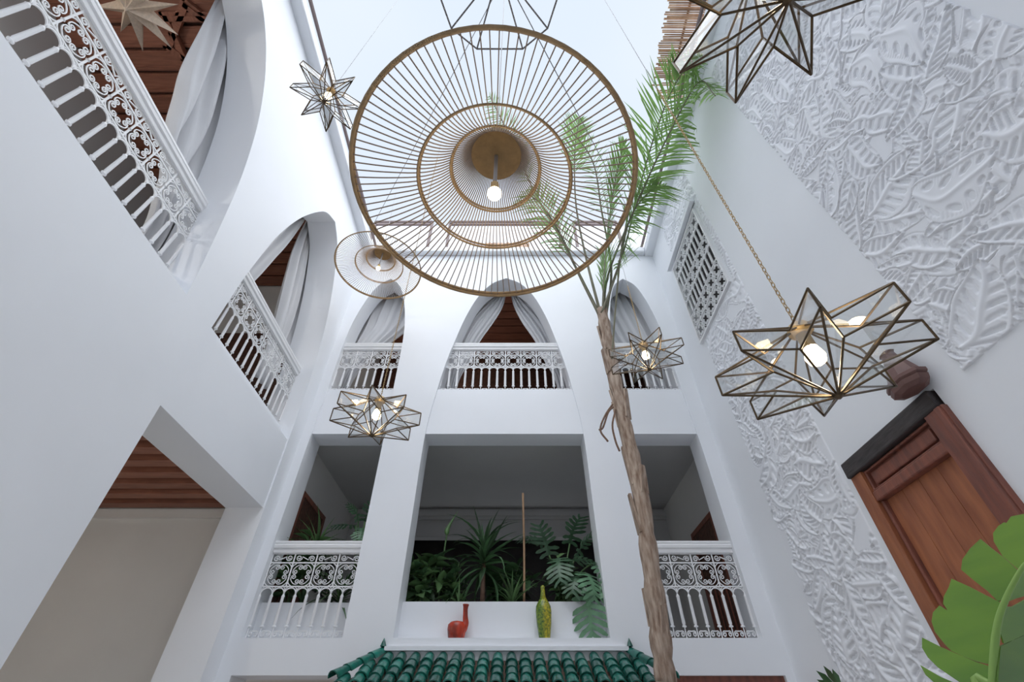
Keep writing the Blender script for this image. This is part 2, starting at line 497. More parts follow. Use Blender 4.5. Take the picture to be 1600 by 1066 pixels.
# ------------------------------------------------------------------ carved relief on the right wall
def relief(name, y0, y1, z0, z1, res, seed, sizes, step, cut=None, top=0.034, scallop=0.10):
    rng = np.random.RandomState(seed)
    ny, nz = int((y1 - y0) / res) + 1, int((z1 - z0) / res) + 1
    yy, zg = np.meshgrid(np.linspace(y0, y1, ny), np.linspace(z0, z1, nz), indexing='ij')
    h = np.full((ny, nz), 0.0)
    # leaf seeds on a jittered grid, painted in random order
    seeds = []
    a = y0 - 0.02
    while a < y1 + 0.06:
        b = z0 + 0.08
        while b < z1:
            seeds.append((a + rng.uniform(-.5, .5) * step, b + rng.uniform(-.5, .5) * step))
            b += step
        a += step
    rng.shuffle(seeds)
    inside = (yy > y0 + 0.03) & (yy < y1 - 0.03)
    h[inside & (zg > z0 + scallop)] = 0.017
    # slow wander so that no two leaves bend alike
    wy = 0.035 * np.sin(zg * 5.1 + 1.3 * np.sin(yy * 4.3)) + 0.015 * np.sin(zg * 13.7 + yy * 9.1)
    wz = 0.035 * np.sin(yy * 5.7 + 1.7 * np.sin(zg * 3.9)) + 0.015 * np.sin(yy * 14.3 - zg * 8.3)
    for (cy, cz) in seeds:
        L = rng.uniform(*sizes)
        ang = rng.uniform(0, 2 * PI)
        bend = rng.uniform(.2, 0.9) * rng.choice([-1, 1])
        wid = rng.uniform(.27, .42)
        kind = rng.randint(0, 4)
        ns = rng.randint(5, 9)
        i0, i1 = max(0, int((cy - L - y0) / res)), min(ny, int((cy + L - y0) / res) + 1)
        j0, j1 = max(0, int((cz - L - z0) / res)), min(nz, int((cz + L - z0) / res) + 1)
        if i1 <= i0 or j1 <= j0:
            continue
        dy, dz = yy[i0:i1, j0:j1] + wy[i0:i1, j0:j1] - cy, zg[i0:i1, j0:j1] + wz[i0:i1, j0:j1] - cz
        u = (dy * math.cos(ang) + dz * math.sin(ang)) / L + 0.5
        v = (-dy * math.sin(ang) + dz * math.cos(ang)) / L
        v = v - bend * (u - 0.5) ** 2 + bend * 0.1
        uc_ = np.clip(u, 0.001, 0.999)
        wv = wid * np.sin(PI * uc_ ** 0.75) ** 0.7
        m = (u > 0) & (u < 1) & (np.abs(v) < wv) & inside[i0:i1, j0:j1]
        e = 1 - np.abs(v) / np.maximum(wv, 1e-4)
        av = np.abs(v)
        val = 0.019 + 0.005 * np.sin(PI * np.clip(e, 0, 1) * 0.5)
        # raised rolled rim and ribs
        side = np.where(v * bend > 0, 1.25, 0.25)
        val += np.where(e < 0.22, 0.009 * side * np.sin(PI * np.clip(e / 0.22, 0, 1)), 0)
        val += 0.011 * np.exp(-(v / 0.03) ** 2)
        q = (ns * (u - 0.55 * av)) % 1.0
        if kind < 3:
            d = np.abs(q - 0.5) / 0.30
            s = np.clip(1 - d, 0, 1) * np.clip((e - 0.22) / 0.12, 0, 1) * np.clip((0.86 - e) / 0.12, 0, 1)
            val -= 0.030 * np.clip(s * 2.2, 0, 1) * (0.45 + 0.55 * np.sin(17.3 * np.floor(ns * (u - 0.55 * av)) + 3 * cy) ** 2)
        else:
            d = np.sqrt(((q - 0.5) / 0.3) ** 2 + ((e - 0.5) / 0.2) ** 2)
            val -= 0.030 * np.clip((1 - d) * 2.0, 0, 1)
        val += np.where((e < 0.5) & (e > 0.22), 0.0022 * np.sin(u * L * 2 * PI / 0.022), 0)
        val = np.where(e < 0.05, 0.011, val)
        val = np.clip(val, 0.002, 0.05)
        sub = h[i0:i1, j0:j1]
        sub[m] = val[m]
    # sinuous raised tendrils over the leaves
    for k in range(int((y1 - y0) * (z1 - z0) * 2.2)):
        cy, cz, rr_ = rng.uniform(y0, y1), rng.uniform(z0, z1), rng.uniform(0.10, 0.30)
        a0, sp_ = rng.uniform(0, 2 * PI), rng.uniform(1.2, 2.6)
        dy, dz = yy + wy - cy, zg + wz - cz
        rad_ = np.sqrt(dy * dy + dz * dz)
        an = (np.arctan2(dz, dy) - a0) % (2 * PI)
        on = (an < sp_) & (np.abs(rad_ - rr_ * (1 + 0.15 * an)) < 0.02) & (h > 0.003)
        tt = np.abs(rad_ - rr_ * (1 + 0.15 * an)) / 0.02
        taper = np.sin(PI * np.clip(an / sp_, 0, 1)) ** 0.5
        h[on] = np.maximum(h[on] * (1 - 0.4 * taper[on]), 0.017 + 0.019 * taper[on] * np.cos(tt[on] * PI / 2))
    # a rounded fall-off to the frame
    h *= top / 0.034
    X = XR + 0.004 - h
    X[0, :] = X[-1, :] = XR + 0.004
    X[:, 0] = X[:, -1] = XR + 0.004
    verts = np.stack([X, yy, zg + CZ], -1).reshape(-1, 3)
    idx = np.arange(ny * nz).reshape(ny, nz)
    q = np.stack([idx[:-1, :-1], idx[:-1, 1:], idx[1:, 1:], idx[1:, :-1]], -1).reshape(-1, 4)
    hm = np.maximum.reduce([h[:-1, :-1], h[:-1, 1:], h[1:, 1:], h[1:, :-1]]).reshape(-1)
    keep = hm > 0.0022
    if cut:
        cyy = (yy[:-1, :-1] + res / 2).reshape(-1)
        czz = (zg[:-1, :-1] + res / 2).reshape(-1)
        keep &= ~((cyy > cut[0]) & (cyy < cut[1]) & (czz > cut[2]) & (czz < cut[3]))
    q = q[keep]
    me = bpy.data.meshes.new(name)
    me.vertices.add(len(verts))
    me.vertices.foreach_set('co', verts.ravel())
    me.loops.add(len(q) * 4)
    me.loops.foreach_set('vertex_index', q.ravel().astype(np.int32))
    me.polygons.add(len(q))
    me.polygons.foreach_set('loop_start', np.arange(0, len(q) * 4, 4, dtype=np.int32))
    me.polygons.foreach_set('use_smooth', np.ones(len(q), dtype=bool))
    me.update(calc_edges=True)
    me.materials.append(CARVED)
    o = put(name, me, wr)
    o['label'] = 'white plaster relief of carved split leaves'
    return o
relief('carved_relief', 0.71, 2.41, 1.90, 7.6, 0.0068, 3, (0.28, 0.60), 0.215, top=0.029)
relief('carved_relief', 3.86, 5.27, -1.2, 7.85, 0.0095, 5, (0.28, 0.58), 0.215, top=0.029, cut=(WY0 - 0.1, WY1 + 0.1, WZ0 - 0.08, WZ1 + 0.1))


# ------------------------------------------------------------------ wrought-iron railings
def spiral(cx, cz, r0, r1, a0, turns, n=14):
    return [(cx + (r0 + (r1 - r0) * k / n) * math.cos(a0 + turns * 2 * PI * k / n), 0,
             cz + (r0 + (r1 - r0) * k / n) * math.sin(a0 + turns * 2 * PI * k / n)) for k in range(n + 1)]
BAY = 0.275
RM = {}
def rail_meshes():
    b = BAY
    m = MB()                                     # S scroll lying in the top row
    s1 = spiral(-0.078, 0.062, 0.040, 0.008, R_(20), -1.55)
    s2 = spiral(0.078, 0.050, 0.040, 0.008, R_(200), -1.55)
    m.tube(list(reversed(s1)) + [(-0.012, 0, 0.078), (0.012, 0, 0.034)][:0] + s2, 0.0075, 4)
    RM['s_scroll'] = m.mesh('s_scroll', IRON)
    m = MB()                                     # rosette of four C scrolls
    q = b / 2
    for k in range(4):
        a = k * PI / 2
        ca, sa = math.cos(a), math.sin(a)
        arc = [(0.121 * math.cos(t), 0, 0.121 * math.sin(t)) for t in [R_(22 + 46 * i / 7) for i in range(8)]]
        e1 = spiral(0.080, 0.030, 0.030, 0.007, R_(10), -1.4, 12)
        e2 = spiral(0.030, 0.080, 0.030, 0.007, R_(80), 1.4, 12)
        path = list(reversed(e1)) + arc[1:-1] + e2
        m.tube([(x * ca - z * sa, 0, x * sa + z * ca) for x, y, z in path], 0.0062, 4)
    for sx in (-1, 1):                           # leafy corner pieces
        for sz in (-1, 1):
            m.tube([(sx * q, 0, sz * 0.075), (sx * (q - 0.018), 0, sz * 0.105), (sx * 0.085, 0, sz * 0.130)], 0.0065, 4)
    RM['rosette'] = m.mesh('rosette', IRON)
    m = MB().box((-0.008, -0.006, 0), (0.008, 0.006, 1.0))
    m.lathe([(0.004, 0.30), (0.018, 0.325), (0.004, 0.35)], 6)
    RM['divider'] = m.mesh('divider', IRON)
    m = MB()
    m.lathe([(0.007, 0.0), (0.007, 0.115), (0.026, 0.120), (0.026, 0.132), (0.013, 0.138), (0.020, 0.155), (0.018, 0.42), (0.022, 0.43), (0.014, 0.445), (0.008, 0.46)], 8)
    RM['baluster'] = m.mesh('baluster', IRON, True, 40)
    m = MB()
    r = b / 4
    m.tube([(-r * math.cos(PI * k / 10), 0, r * 0.95 * math.sin(PI * k / 10)) for k in range(11)], 0.009, 4)
    m.tube([(-r, 0, 0.0), (-r * 0.93, 0, 0.055), (-r * 0.6, 0, 0.078)], 0.0065, 4)
    m.tube([(r, 0, 0.0), (r * 0.93, 0, 0.055), (r * 0.6, 0, 0.078)], 0.0065, 4)
    RM['arch_hoop'] = m.mesh('arch_hoop', IRON)
    m = MB()
    m.tube(list(reversed(spiral(-0.030, 0.034, 0.026, 0.006, R_(60), 1.4))) + spiral(0.030, 0.034, 0.026, 0.006, R_(120), -1.4), 0.0065, 4)
    RM['foot_scroll'] = m.mesh('foot_scroll', IRON)
rail_meshes()

def railing(label, loc, length, rotz, bays, cut_left=0.0, scale=1.0, tall_foot=False):
    t = thing('balcony_railing', label, 'railing', loc, rotz, 'white wrought iron balcony railings')
    sx = length / (bays * BAY)
    H = scale
    prof = [(-0.030, 0.910), (0.030, 0.910), (0.034, 0.930), (0.034, 0.952), (0.052, 0.965), (0.056, 0.995), (0.044, 1.012),
            (0.052, 1.022), (0.052, 1.046), (-0.052, 1.046), (-0.052, 1.022), (-0.044, 1.012), (-0.056, 0.995), (-0.052, 0.965), (-0.034, 0.952), (-0.034, 0.930)]
    m = MB()
    n = len(prof)
    m.add([(0, y, z * H) for y, z in prof] + [(length, y, z * H) for y, z in prof],
          [(i, (i + 1) % n, (i + 1) % n + n, i + n) for i in range(n)] + [tuple(range(n - 1, -1, -1)), tuple(range(n, 2 * n))])
    m.build('handrail', RAILW, t)
    for z in (0.008, 0.535, 0.800, 0.905):
        MB().box((0, -0.007, (z - 0.007) * H), (length, 0.007, (z + 0.007) * H)).build('bar', IRON, t)
    for k in range(bays):
        x = (k + 0.5) * BAY * sx
        put('rosette', RM['rosette'], t, (x, 0, 0.6675 * H), None, (sx, 1, H * 0.98))
        put('s_scroll', RM['s_scroll'], t, (x, 0, 0.798 * H), None, (sx if k % 2 else -sx, 1, H * 0.95))
        put('divider', RM['divider'], t, (k * BAY * sx, 0, 0.535 * H), None, (1, 1, 0.37 * H))
        for j in range(2):
            xb = (k + 0.5 * j + 0.25) * BAY * sx
            put('arch_hoop', RM['arch_hoop'], t, (xb, 0, 0.455 * H), None, (sx, 1, H))
            put('foot_scroll', RM['foot_scroll'], t, (xb, 0, 0.012), None, (sx, 1, H * (1.2 if tall_foot else 1)))
            put('baluster', RM['baluster'], t, ((k + 0.5 * j) * BAY * sx, 0, 0), None, (1, 0.7, H))
    put('divider', RM['divider'], t, (length, 0, 0.535 * H), None, (1, 1, 0.37 * H))
    put('baluster', RM['baluster'], t, (length, 0, 0), None, (1, 0.7, H))
    return t
ry = D_ + 0.10
railing('white scrollwork railing across the wide central arch of the upper floor', (-1.20, ry, 4.43 + CZ), 2.17, 0, 8)
railing('white scrollwork railing in the narrow upper arch behind the small rattan pendant', (-3.00, ry, 4.43 + CZ), 1.06, 0, 4)
railing('white scrollwork railing in the narrow upper arch behind the palm trunk', (1.76, ry, 4.43 + CZ), 1.00, 0, 4)
railing('white scrollwork railing of the lower balcony above a low white planter wall', (-3.03, ry, 0.98 + CZ), 1.13, 0, 4, scale=1.02, tall_foot=True)
railing('white scrollwork railing of the lower balcony right of the palm trunk', (1.72, ry, 0.98 + CZ), 1.08, 0, 4, scale=1.02, tall_foot=True)
railing('white scrollwork railing running up the large arch at upper left', (XL - 0.30, -1.30, 3.52 + CZ), 4.16, PI / 2, 15, scale=1.03)
railing('white scrollwork railing in the side arch with two grey curtains', (XL - 0.24, 3.48, 3.50 + CZ), 2.22, PI / 2, 8, scale=1.02)
# sills the left railings stand on
MB().box((XL - 0.5, -1.4, 3.2 + CZ), (XL - 0.22, 3.0, 3.52 + CZ)).build('sill', PLASTER, wl)
MB().box((XL - 0.5, 3.38, 3.2 + CZ), (XL - 0.16, 5.76, 3.50 + CZ)).build('sill', PLASTER, wl)

# grille window of the right wall
win = thing('window_1', 'white scrollwork grille window set in the carved right wall', None, (XR - 0.02, WY0, WZ0 + CZ), PI / 2, None, 'structure')
WL, WH = WY1 - WY0, WZ1 - WZ0
nb = 5
sx = WL / (nb * BAY)
zc = 0.03
def grow(zc, kind):
    for k in range(nb):
        x = (k + 0.5) * BAY * sx
        if kind == 'r':
            put('rosette', RM['rosette'], win, (x, 0, zc + 0.1375 * .95), None, (sx, 1.6, .95))
            put('divider', RM['divider'], win, (k * BAY * sx, 0, zc), None, (1.2, 1, 0.262))
        else:
            for j in range(2):
                put('arch_hoop', RM['arch_hoop'], win, ((k + 0.5 * j + 0.25) * BAY * sx, 0, zc + 0.28), None, (sx, 1.6, 1))
                put('baluster', RM['baluster'], win, ((k + 0.5 * j) * BAY * sx, 0, zc - 0.06), None, (1.1, 1, 0.75))
    h = 0.262 if kind == 'r' else 0.355
    MB().box((0, -0.01, zc + h - 0.010), (WL, 0.01, zc + h + 0.010)).build('bar', IRON, win)
    return zc + h
for kind in 'rrbrbr':
    zc = grow(zc, kind)
for a_, b_ in (((-0.03, -0.02, -0.02), (WL + 0.03, 0.02, 0.015)), ((-0.03, -0.02, WH - 0.015), (WL + 0.03, 0.02, WH + 0.02)), ((-0.03, -0.02, 0.015), (0.0, 0.02, WH - 0.015)), ((WL, -0.02, 0.015), (WL + 0.03, 0.02, WH - 0.015))):
    MB().box(a_, b_).build('frame_bar', IRON, win)
MB().box((-0.12, 0.0, WH + 0.09), (WL + 0.12, 0.07, WH + 0.16)).build('hood', PLASTER, win)

# ------------------------------------------------------------------ door of the right wall
door = thing('door_1', 'tall red-brown wooden door with blackened lintel in the right wall', None, (0, 0, 0), 0, None, 'structure')
def dbox(name, y0, y1, z0, z1, x0, x1, m, bev=0.006):
    o = MB().box((x0, y0, z0 + CZ), (x1, y1, z1 + CZ)).build(name, m, door)
    md = o.modifiers.new('round', 'BEVEL')
    md.width = bev
    md.segments = 2
    return o
dbox('lintel', DY0 + 0.02, DY1 + 0.015, 1.81, 1.95, XR - 0.05, XR + 0.1, LINTEL, 0.012)
dbox('stile', DY0 - 0.01, DY0 + 0.17, -CZ, 1.81, XR - 0.04, XR + 0.08, DOORF)
dbox('stile', DY0 + 0.0, DY0 + 0.05, -CZ, 1.80, XR - 0.065, XR - 0.03, DOORF)
dbox('stile', DY1 - 0.14, DY1, -CZ, 1.81, XR - 0.03, XR + 0.08, DOORW)
dbox('transom_panel', DY0 + 0.17, DY1 - 0.14, 1.60, 1.81, XR + 0.03, XR + 0.06, DOORF)
dbox('raised_panel', DY0 + 0.23, DY1 - 0.20, 1.665, 1.765, XR + 0.005, XR + 0.035, DOORF, 0.012)
for z0, z1 in ((1.625, 1.645), (1.785, 1.805)):
    dbox('moulding', DY0 + 0.17, DY1 - 0.14, z0, z1, XR - 0.005, XR + 0.04, DOORF, 0.008)
for y0 in (DY0 + 0.17, DY1 - 0.165):
    dbox('moulding', y0, y0 + 0.025, 1.62, 1.81, XR - 0.003, XR + 0.04, DOORF, 0.008)
dbox('rail', DY0 + 0.17, DY1 - 0.14, 1.545, 1.625, XR - 0.025, XR + 0.06, DOORF, 0.012)
for y0 in (DY0 + 0.17, DY1 - 0.175):
    dbox('moulding', y0, y0 + 0.03, -CZ, 1.545, XR + 0.0, XR + 0.06, DOORF, 0.01)
npl = 4
pw = (DY1 - 0.175 - DY0 - 0.20) / npl
for k in range(npl):
    y0 = DY0 + 0.20 + k * pw
    dbox('plank', y0 + 0.0015, y0 + pw - 0.0015, -CZ, 1.545, XR + 0.035, XR + 0.06, DOORW, 0.004)
fin = thing('post_finial', 'maroon octagonal cap on the corner post above the wooden door', 'finial', (XR - 0.112, DY0 + 0.04, 1.955 + CZ))
fin.scale = (0.62, 1, 1)
MB().lathe([(0.10, 0.0), (0.155, 0.02), (0.165, 0.055), (0.15, 0.06)], 8, rot=PI / 8).build('base', CAPW, fin)
MB().lathe([(0.150, 0.06), (0.175, 0.075), (0.175, 0.10), (0.14, 0.115)], 8, rot=PI / 8).build('moulding', CAPW, fin)
MB().lathe([(0.145, 0.112), (0.065, 0.30), (0.055, 0.345), (0.07, 0.35), (0.03, 0.375)], 8, rot=PI / 8).build('top', CAPW, fin)

# ------------------------------------------------------------------ curtains
def curtain(label, inner, outer, axis, depth, pleats, amp, n=64, twist=0.0, seed=0):
    rnd = random.Random(seed)
    ia, oa = catmull([Vector((p[0], p[1], 0)) for p in inner], 7), catmull([Vector((p[0], p[1], 0)) for p in outer], 7)
    ph = [rnd.uniform(0, 6.28) for _ in range(3)]
    rows = []
    for i, (a, b) in enumerate(zip(ia, oa)):
        t = i / (len(ia) - 1)
        row = []
        for j in range(n + 1):
            s = j / n
            p = a.lerp(b, s)
            wv = math.sin(2 * PI * pleats * s + ph[0] + twist * t + 0.5 * math.sin(3 * t + ph[1])) + 0.35 * math.sin(2 * PI * pleats * 2.3 * s + ph[2])
            off = depth + amp * wv * (0.65 + 0.35 * math.sin(PI * min(1, t * 1.1)))
            row.append((p.x, off, p.y + CZ) if axis == 'Y' else (off, p.x, p.y + CZ))
        rows.append(row)
    o = MB().grid(rows).build('curtain', CURT, None, True)
    md = o.modifiers.new('cloth', 'SOLIDIFY')
    md.thickness = 0.006
    return tag(o, label, 'curtain', 'grey linen curtains in the arches')
yc = D_ + 0.50
c0 = -0.10
curtain('left one of the two grey curtains parted in the central arch', [(c0 - 0.02, 7.372), (c0 - 0.10, 6.9), (c0 - 0.28, 6.45), (c0 - 0.52, 5.95), (c0 - 0.66, 5.5), (c0 - 0.85, 5.0), (c0 - 0.9, 4.42)],
        [(c0 - 0.15, 7.372), (c0 - 0.5, 7.0), (c0 - 0.85, 6.5), (c0 - 1.02, 6.0), (c0 - 1.08, 5.5), (c0 - 1.1, 5.0), (c0 - 1.1, 4.42)], 'Y', yc, 5, 0.035, seed=1)
curtain('right one of the two grey curtains parted in the central arch', [(c0 + 0.06, 7.372), (c0 + 0.14, 6.9), (c0 + 0.30, 6.45), (c0 + 0.54, 5.95), (c0 + 0.68, 5.5), (c0 + 0.87, 5.0), (c0 + 0.92, 4.42)],
        [(c0 + 0.17, 7.372), (c0 + 0.5, 7.0), (c0 + 0.87, 6.5), (c0 + 1.04, 6.0), (c0 + 1.10, 5.5), (c0 + 1.12, 5.0), (c0 + 1.12, 4.42)], 'Y', yc, 5, 0.035, seed=2)
curtain('grey curtain swept to the left in the narrow arch behind the small rattan pendant', [(-1.85, 7.372), (-1.95, 6.7), (-2.05, 6.3), (-2.35, 5.9), (-2.65, 5.5), (-2.85, 5.0), (-2.9, 4.42)],
        [(-3.1, 7.372), (-3.14, 6.8), (-3.15, 6.3), (-3.15, 5.9), (-3.15, 5.5), (-3.15, 5.0), (-3.15, 4.42)], 'Y', yc, 6, 0.035, seed=3)
curtain('grey curtain swept to the right in the narrow arch behind the palm trunk', [(1.62, 7.372), (1.66, 6.7), (1.75, 6.3), (1.86, 5.9), (2.1, 5.5), (2.4, 5.0), (2.5, 4.42)],
        [(2.6, 7.372), (2.75, 6.8), (2.85, 6.3), (2.9, 5.9), (2.9, 5.5), (2.9, 5.0), (2.9, 4.42)], 'Y', yc, 6, 0.035, seed=4)
xc = XL - 0.58
curtain('long grey curtain with twisted folds beside the large arch at upper left', [(1.30, 7.25), (1.55, 6.5), (1.75, 5.9), (1.92, 5.5), (2.1, 5.0), (2.38, 4.5), (2.6, 4.1), (2.7, 3.5)],
        [(1.75, 7.28), (2.45, 6.7), (2.9, 6.0), (3.15, 5.3), (3.2, 4.8), (3.15, 4.3), (3.1, 3.9), (3.1, 3.5)], 'X', xc, 4.2, 0.075, seed=5, twist=4.0)
curtain('near one of the two grey curtains in the side arch', [(4.62, 7.27), (4.6, 6.8), (4.54, 6.22), (4.45, 5.76), (4.32, 5.08), (4.15, 4.6), (4.0, 4.1)],
        [(4.3, 7.27), (4.05, 6.8), (3.85, 6.22), (3.75, 5.76), (3.65, 5.08), (3.6, 4.6), (3.55, 4.1)], 'X', xc, 3, 0.045, seed=6)
curtain('far one of the two grey curtains in the side arch', [(4.66, 7.27), (4.64, 6.8), (4.68, 6.34), (4.775, 5.96), (4.92, 5.45), (5.05, 5.0), (5.15, 4.5), (5.2, 4.1)],
        [(4.8, 7.27), (5.1, 6.9), (5.3, 6.6), (5.5, 6.1), (5.6, 5.7), (5.65, 5.2), (5.62, 4.7), (5.6, 4.1)], 'X', xc, 3, 0.06, seed=7)

# cables that carry the lamps
def cable(label, a, b, r=0.006, m=DARKW):
    o = MB().tube([Vector(a), Vector(b)], r, 5).build('suspension_cable', m)
    return tag(o, label, 'cable', 'suspension cables over the courtyard')
def pass_over(corner, u, v, x, y):
    """the cable through a roof corner and a point straight above (x, y)"""
    s_ = (533 - v) / 711.0
    c_, n_ = math.cos(R_(PITCH)), math.sin(R_(PITCH))
    return Vector((x, y, y * (n_ + s_ * c_) / (c_ - s_ * n_) + CZ))
sc, sd = pix(580.7, 681.7, d=2.88), pix(1015, 578.7, d=3.92)
p1 = pix(585, 348, Y=6.0)
hang_c = pass_over(p1, 713, 92, sc.x, sc.y)
cable('dark cable from the far left roof corner over the huge rattan lamp', p1, hang_c + (hang_c - p1) * 1.1)
hp = p1.lerp(hang_c, (6.0 - 4.76) / (6.0 - sc.y))          # where the small pendant hangs
p1 = pix(998, 358, Y=6.0)
hang_d = pass_over(p1, 915, 206, sd.x, sd.y)
cable('dark cable from the far right roof corner over the huge rattan lamp', p1, hang_d + (hang_d - p1) * 1.4)
se = pix(505.4, 159.8, d=3.13)
for yy_, nm in ((1.184, 'steel cable above the huge rattan lamp'), (0.71, 'steel cable above the wire cage'), (se.y, 'steel cable above the highest star lantern'),
                (pix(1310.6, 620, d=1.15).y, 'steel cable above the large star lantern by the door'), (pix(1233, 0, d=1.117).y, 'steel cable above the star lantern at the top edge')):
    cable(nm, (XL, yy_, 8.36 + CZ), (XR, yy_, 8.36 + CZ), 0.005, STEEL)

# ------------------------------------------------------------------ glass star lanterns
def chain_mesh(length, r=0.007, wire=0.0017, pitch=0.019):
    m = MB()
    k = int(length / pitch)
    for i in range(k):
        z = i * pitch
        a = (i % 2) * PI / 2
        pts = []
        for j in range(8):
            t = 2 * PI * j / 8
            x, y = r * 0.7 * math.cos(t), (r + 0.006) * math.sin(t)
            pts.append((x * math.cos(a), x * math.sin(a), z + y))
        m.tube(pts, wire, 3, closed=True)
    return m
def star(label, tip, R, r, e, H, rot, chain, wire_top, n=8, glow=5.0, bar=0.0045):
    """tip: lowest point; e half height of the band; H from the middle to the apex"""
    t = thing('star_lantern', label, 'lantern', tip, rot, 'glass star lanterns')
    def ring(k, z):
        a = PI * k / n
        q = R if k % 2 == 0 else r
        zz_ = z
        return Vector((q * math.cos(a), q * math.sin(a), H + zz_))
    B, T = Vector((0, 0, 0)), Vector((0, 0, 2 * H))
    m = MB()
    def edge(a, b):
        m.tube([a, b], bar, 5)
    for k in range(2 * n):
        lo, hi = ring(k, -e), ring(k, e)
        if k % 2 == 0:
            edge(lo, hi)
        edge(B, lo)
        edge(T, hi)
        edge(lo, ring(k + 1, -e))
        edge(hi, ring(k + 1, e))
    m.build('frame', BRONZE, t)
    meshes = {}
    for par in (0, 1):
        a0, a1, b0, b1 = ring(par, -e), ring(par + 1, -e), ring(par, e), ring(par + 1, e)
        meshes['lo', par] = MB().add([B, a0, a1], [(0, 1, 2)]).mesh('pane', GLASS)
        meshes['band', par] = MB().add([a0, a1, b1, b0], [(0, 1, 2, 3)]).mesh('pane', GLASS)
        meshes['hi', par] = MB().add([T, b1, b0], [(0, 1, 2)]).mesh('pane', GLASS)
    for k in range(2 * n):
        for part in ('lo', 'band', 'hi'):
            put('pane', meshes[part, k % 2], t, None, (0, 0, PI * (k - k % 2) / n))
    s = R / 0.25
    MB().lathe([(0.004 * s, -0.006 * s), (0.012 * s, 0.0), (0.012 * s, 0.006 * s), (0.004 * s, 0.01 * s)], 8).build('finial', BRONZE, t)
    MB().lathe([(0.006 * s, 2 * H + 0.02 * s), (0.03 * s, 2 * H), (0.034 * s, 2 * H - 0.02 * s), (0.018 * s, 2 * H - 0.03 * s), (0.018 * s, 2 * H - 0.08 * s), (0.012 * s, 2 * H - 0.085 * s)], 10).build('socket', GOLD, t, True, 40)
    zb = H + 0.01
    MB().lathe([(0.011 * s, 0.05 * s), (0.018 * s, 0.030 * s), (0.026 * s, 0.0), (0.021 * s, -0.017 * s), (0.008 * s, -0.026 * s), (0.001, -0.027 * s)], 14, ctr=(0, 0, zb)).build('bulb', BULB, t, True)
    top = 2 * H + 0.015
    if chain > 0:
        c = chain_mesh(chain).build('chain', GOLD, t, loc=(0, 0, top))
        c['kind'] = 'stuff'
    MB().tube([(0, 0, top + chain - 0.02), (0, 0, wire_top - tip[2] + 0.01)], 0.0022, 4).build('wire', STEEL, t)
    ld = bpy.data.lights.new('bulb_light', 'POINT')
    ld.energy = glow
    ld.color = (1.0, 0.80, 0.52)
    ld.shadow_soft_size = 0.035 * s
    lo_ = bpy.data.objects.new('bulb_light', ld)
    C.objects.link(lo_)
    lo_.parent = t
    lo_.location = (0, 0, zb - 0.06 * s)
    return t
tp = pix(1310.6, 620, d=1.15)
star('large clear glass star lantern hanging beside the wooden door', tp, 0.255, 0.126, 0.033, 0.122, R_(17.2), 1.9, 8.36 + CZ, glow=1.6, bar=0.0032)
tp = pix(1233, 0, d=1.117)
star('clear glass star lantern cut off by the top edge beside the reed roof', tp, 0.27, 0.132, 0.042, 0.132, R_(0.8), 1.2, 8.36 + CZ, glow=1.2, bar=0.0036)
tp = pix(580.7, 681.7, d=2.88)
star('clear glass star lantern hanging in front of the left balcony opening', tp, 0.285, 0.142, 0.046, 0.144, R_(5.6), 3.5, hang_c.z, glow=2.5, bar=0.0038)
tp = pix(1015, 578.7, d=3.92)
star('clear glass star lantern hanging in front of the palm trunk', tp, 0.335, 0.164, 0.041, 0.154, R_(8), 0.8, hang_d.z, glow=3, bar=0.0044)
tp = pix(505.4, 159.8, d=3.13)
star('clear glass star lantern hanging high by the left roof edge', tp, 0.24, 0.114, 0.037, 0.107, R_(17.2), 0, 8.36 + CZ, glow=2, bar=0.0034)

# pierced metal star in the left gallery
tp = pix(197, 15, X=-4.25)
ts = thing('metal_star_lantern', 'tan pierced metal star lantern under the wooden ceiling at upper left', 'lantern', tp)
for k in range(10):
    a = 2 * PI * k / 10
    up = 0.12 if k % 2 else 0.24
    ax = Vector((math.cos(a), math.sin(a), 0))
    sd = Vector((-math.sin(a), math.cos(a), 0))
    tipv = ax * 0.46 + Vector((0, 0, up))
    MB().add([tipv, sd * 0.065 + ax * 0.1 + Vector((0, 0, 0.14)), ax * 0.02, -sd * 0.065 + ax * 0.1 + Vector((0, 0, 0.14)), ax * 0.12 + Vector((0, 0, 0.30))],
             [(0, 1, 2), (0, 2, 3), (0, 3, 4), (0, 4, 1), (1, 4, 3, 2)]).build('spike', TANM, ts)
MB().lathe([(0.01, -0.01), (0.04, 0.02), (0.14, 0.12), (0.14, 0.26), (0.03, 0.36)], 10).build('core', TANM, ts)
MB().tube([(0, 0, 0.34), (0, 0, 7.20 + CZ - tp.z)], 0.006, 5).build('rod', BRONZE, ts)
# star moulding carved on the gallery ceiling
orn = thing('ceiling_ornament', 'dark carved wooden star moulding on the left gallery ceiling', 'moulding', (-4.25, 1.9, 7.20 + CZ))
for q in range(2):
    for k in range(4):
        a = q * PI / 4 + k * PI / 2
        o = MB().box((0.30, -0.36, 0), (0.36, 0.36, 0.085)).box((0.36, -0.40, 0.02), (0.40, 0.40, 0.085)).build('moulding', CEILW, orn)
        o.rotation_euler = (0, 0, a)

